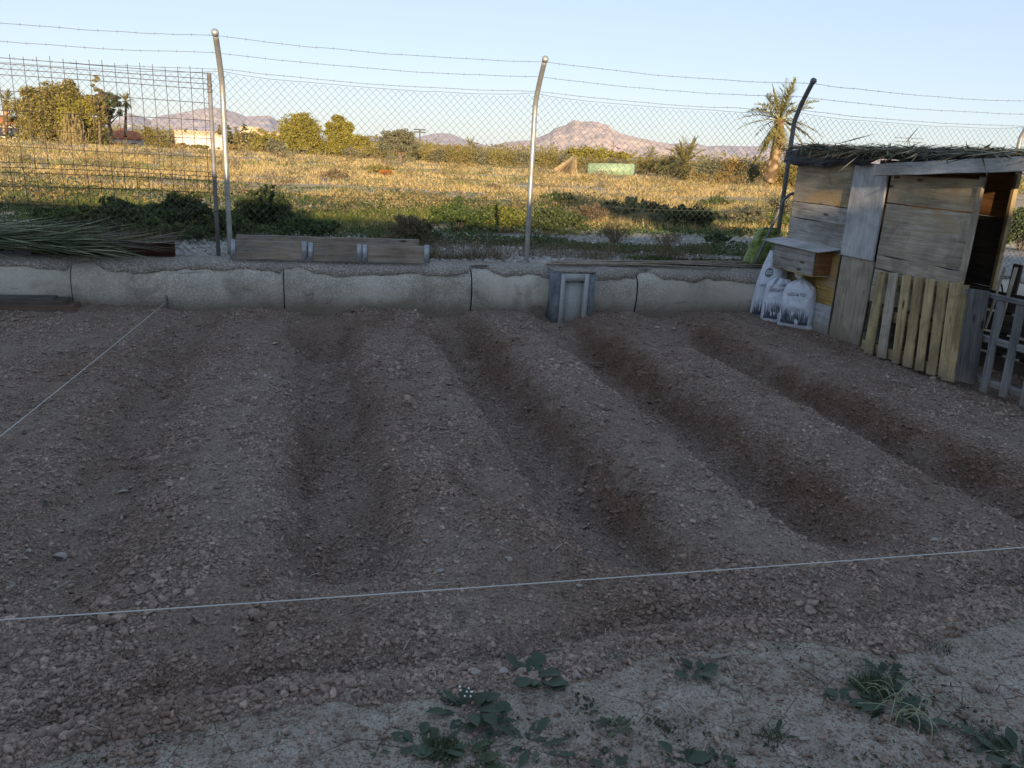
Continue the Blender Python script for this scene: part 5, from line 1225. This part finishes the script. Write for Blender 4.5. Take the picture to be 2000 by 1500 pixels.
weed(865, 1462, 45, 'grassy green tuft at the bottom', 8, .12, grassy=60)
weed(905, 1492, 62, 'jagged leaf weed at the bottom edge', 12, .16, jag=1, mat=L_GRNW)
weed(1150, 1388, 18, 'small dark weed above the ferny one', 8, .3, mat=L_DKW)
weed(1202, 1422, 30, 'ferny green weed right of centre on the pale ground', 12, .16, jag=1, mat=L_GRNW)
weed(1358, 1318, 36, 'leafy weed at the edge where the brown stick lies', 12, .25, jag=0)
weed(1418, 1245, 18, 'small leaf sprout in the loose soil at the ground edge', 6, .3)
weed(1192, 1282, 22, 'single pointed leaf among the stones of the soil edge', 4, .3)
weed(1730, 1318, 36, 'dark wilted weed on the right', 16, .3, mat=L_DKW)
weed(1745, 1385, 80, 'sprawling weed with pale curved stems on the right', 22, .11, lift=.12)
weed(1700, 1345, 50, 'thin dry grass tuft left of the dark wilted weed', 3, .1, grassy=70)
weed(1825, 1265, 40, 'dry yellow grass wisp on the right', 3, .08, mat=L_GREY, grassy=14)
weed(1640, 1370, 26, 'pale flat leaf weed left of the sprawling weed', 5, .3)
weed(1335, 1495, 50, 'broad leaf weed at the bottom edge right of centre', 9, .3)
weed(1400, 1490, 32, 'low weed touching the bottom edge beside the broad leaf one', 10, .2)
weed(1195, 1500, 38, 'weed cut by the bottom edge in the middle', 8, .25)
weed(1935, 1455, 46, 'dark weed near the bottom right corner', 10, .16, grassy=24)
weed(1985, 1492, 60, 'weed in the bottom right corner', 14, .2)
weed(1503, 1440, 40, 'trail of dead leaves on the pale ground', 8, .1, mat=L_DKW, grassy=20)
weed(15, 1100, 12, 'tiny green sprout at the left edge', 8, .3); weed(1010, 738, 14, 'small green sprout in the second furrow', 10, .3, mat=L_GRNW); weed(82, 988, 14, 'tiny dark sprout on the left plot', 8, .25, mat=L_DKW)
# curved pale stems of the sprawling weed
q = on_soil(1760, 1380); e = empty('stem_tangle', tuple(q), 'tangle of thin pale stems over the sprawling weed', 'dry stems'); mb = MB()
for k in range(26):
    a = random.uniform(0, 6.28); L = random.uniform(.05, .16); t = np.linspace(0, 1, 9); b = q+np.array([random.uniform(-.07, .07), random.uniform(-.05, .05), .01])
    an = a+random.uniform(-1.5, 1.5)*t**2; P = b+np.stack([np.cumsum(np.cos(an))/9*L, np.cumsum(np.sin(an))/9*L, .03*np.sin(t*math.pi)], -1); mb.tube(P, .0014, 4, False)
mb.build('stems', mat_plain('pale_stem', (.30, .33, .20), .7), e)
# tiny seedlings and leaf litter on the hard ground
rr = np.random.default_rng(77); X, Y = clod_points(1500, rr, 1.5, 2.9); hl = np.interp(X, hx, hy); k = (Y < hl-.04) & (fbm(X, Y, 2.4, 3) > .47); X, Y = X[k], Y[k]; n = len(X)*4; ii = np.repeat(np.arange(len(X)), 4)
P = np.stack([X[ii]+rr.normal(size=n)*.012, Y[ii]+rr.normal(size=n)*.012, soil(X, Y)[0][ii]+.004+rr.random(n)*.008], -1); V, F = leaf_mesh(P, .014*rr.uniform(.5, 1.6, n), rr, 2.0, .2)
tag(mesh_np('seedlings', V, F, mat_leaf('litter', [(.1, (.05, .04, .025)), (.5, (.07, .08, .04)), (.9, (.16, .13, .08))])), 'tiny seedlings and dead leaf bits sprinkled on the pale ground', 'seedlings', kind='stuff')
# straw bits over the soil
rr = np.random.default_rng(31); X, Y = clod_points(420, rr, 1.6, 7.2); mb = MB()
for x, y in zip(X, Y):
    z = zs(x, y)+.006; a = rr.random()*6.28; L = rr.uniform(.015, .06)*(1+.15*y); d = np.array([math.cos(a), math.sin(a), rr.uniform(-.1, .1)]); mb.tube([(x, y, z), np.array([x, y, z])+d*L/2+ZZ*.003, np.array([x, y, z])+d*L], .0008+.0003*y, 3, False)
o = mb.build('straw', mat_plain('straw', (.42, .37, .28), .8), None, False, (0, 0, 0)); tag(o, 'small bits of pale straw and dry roots on the soil', 'straw', kind='stuff')
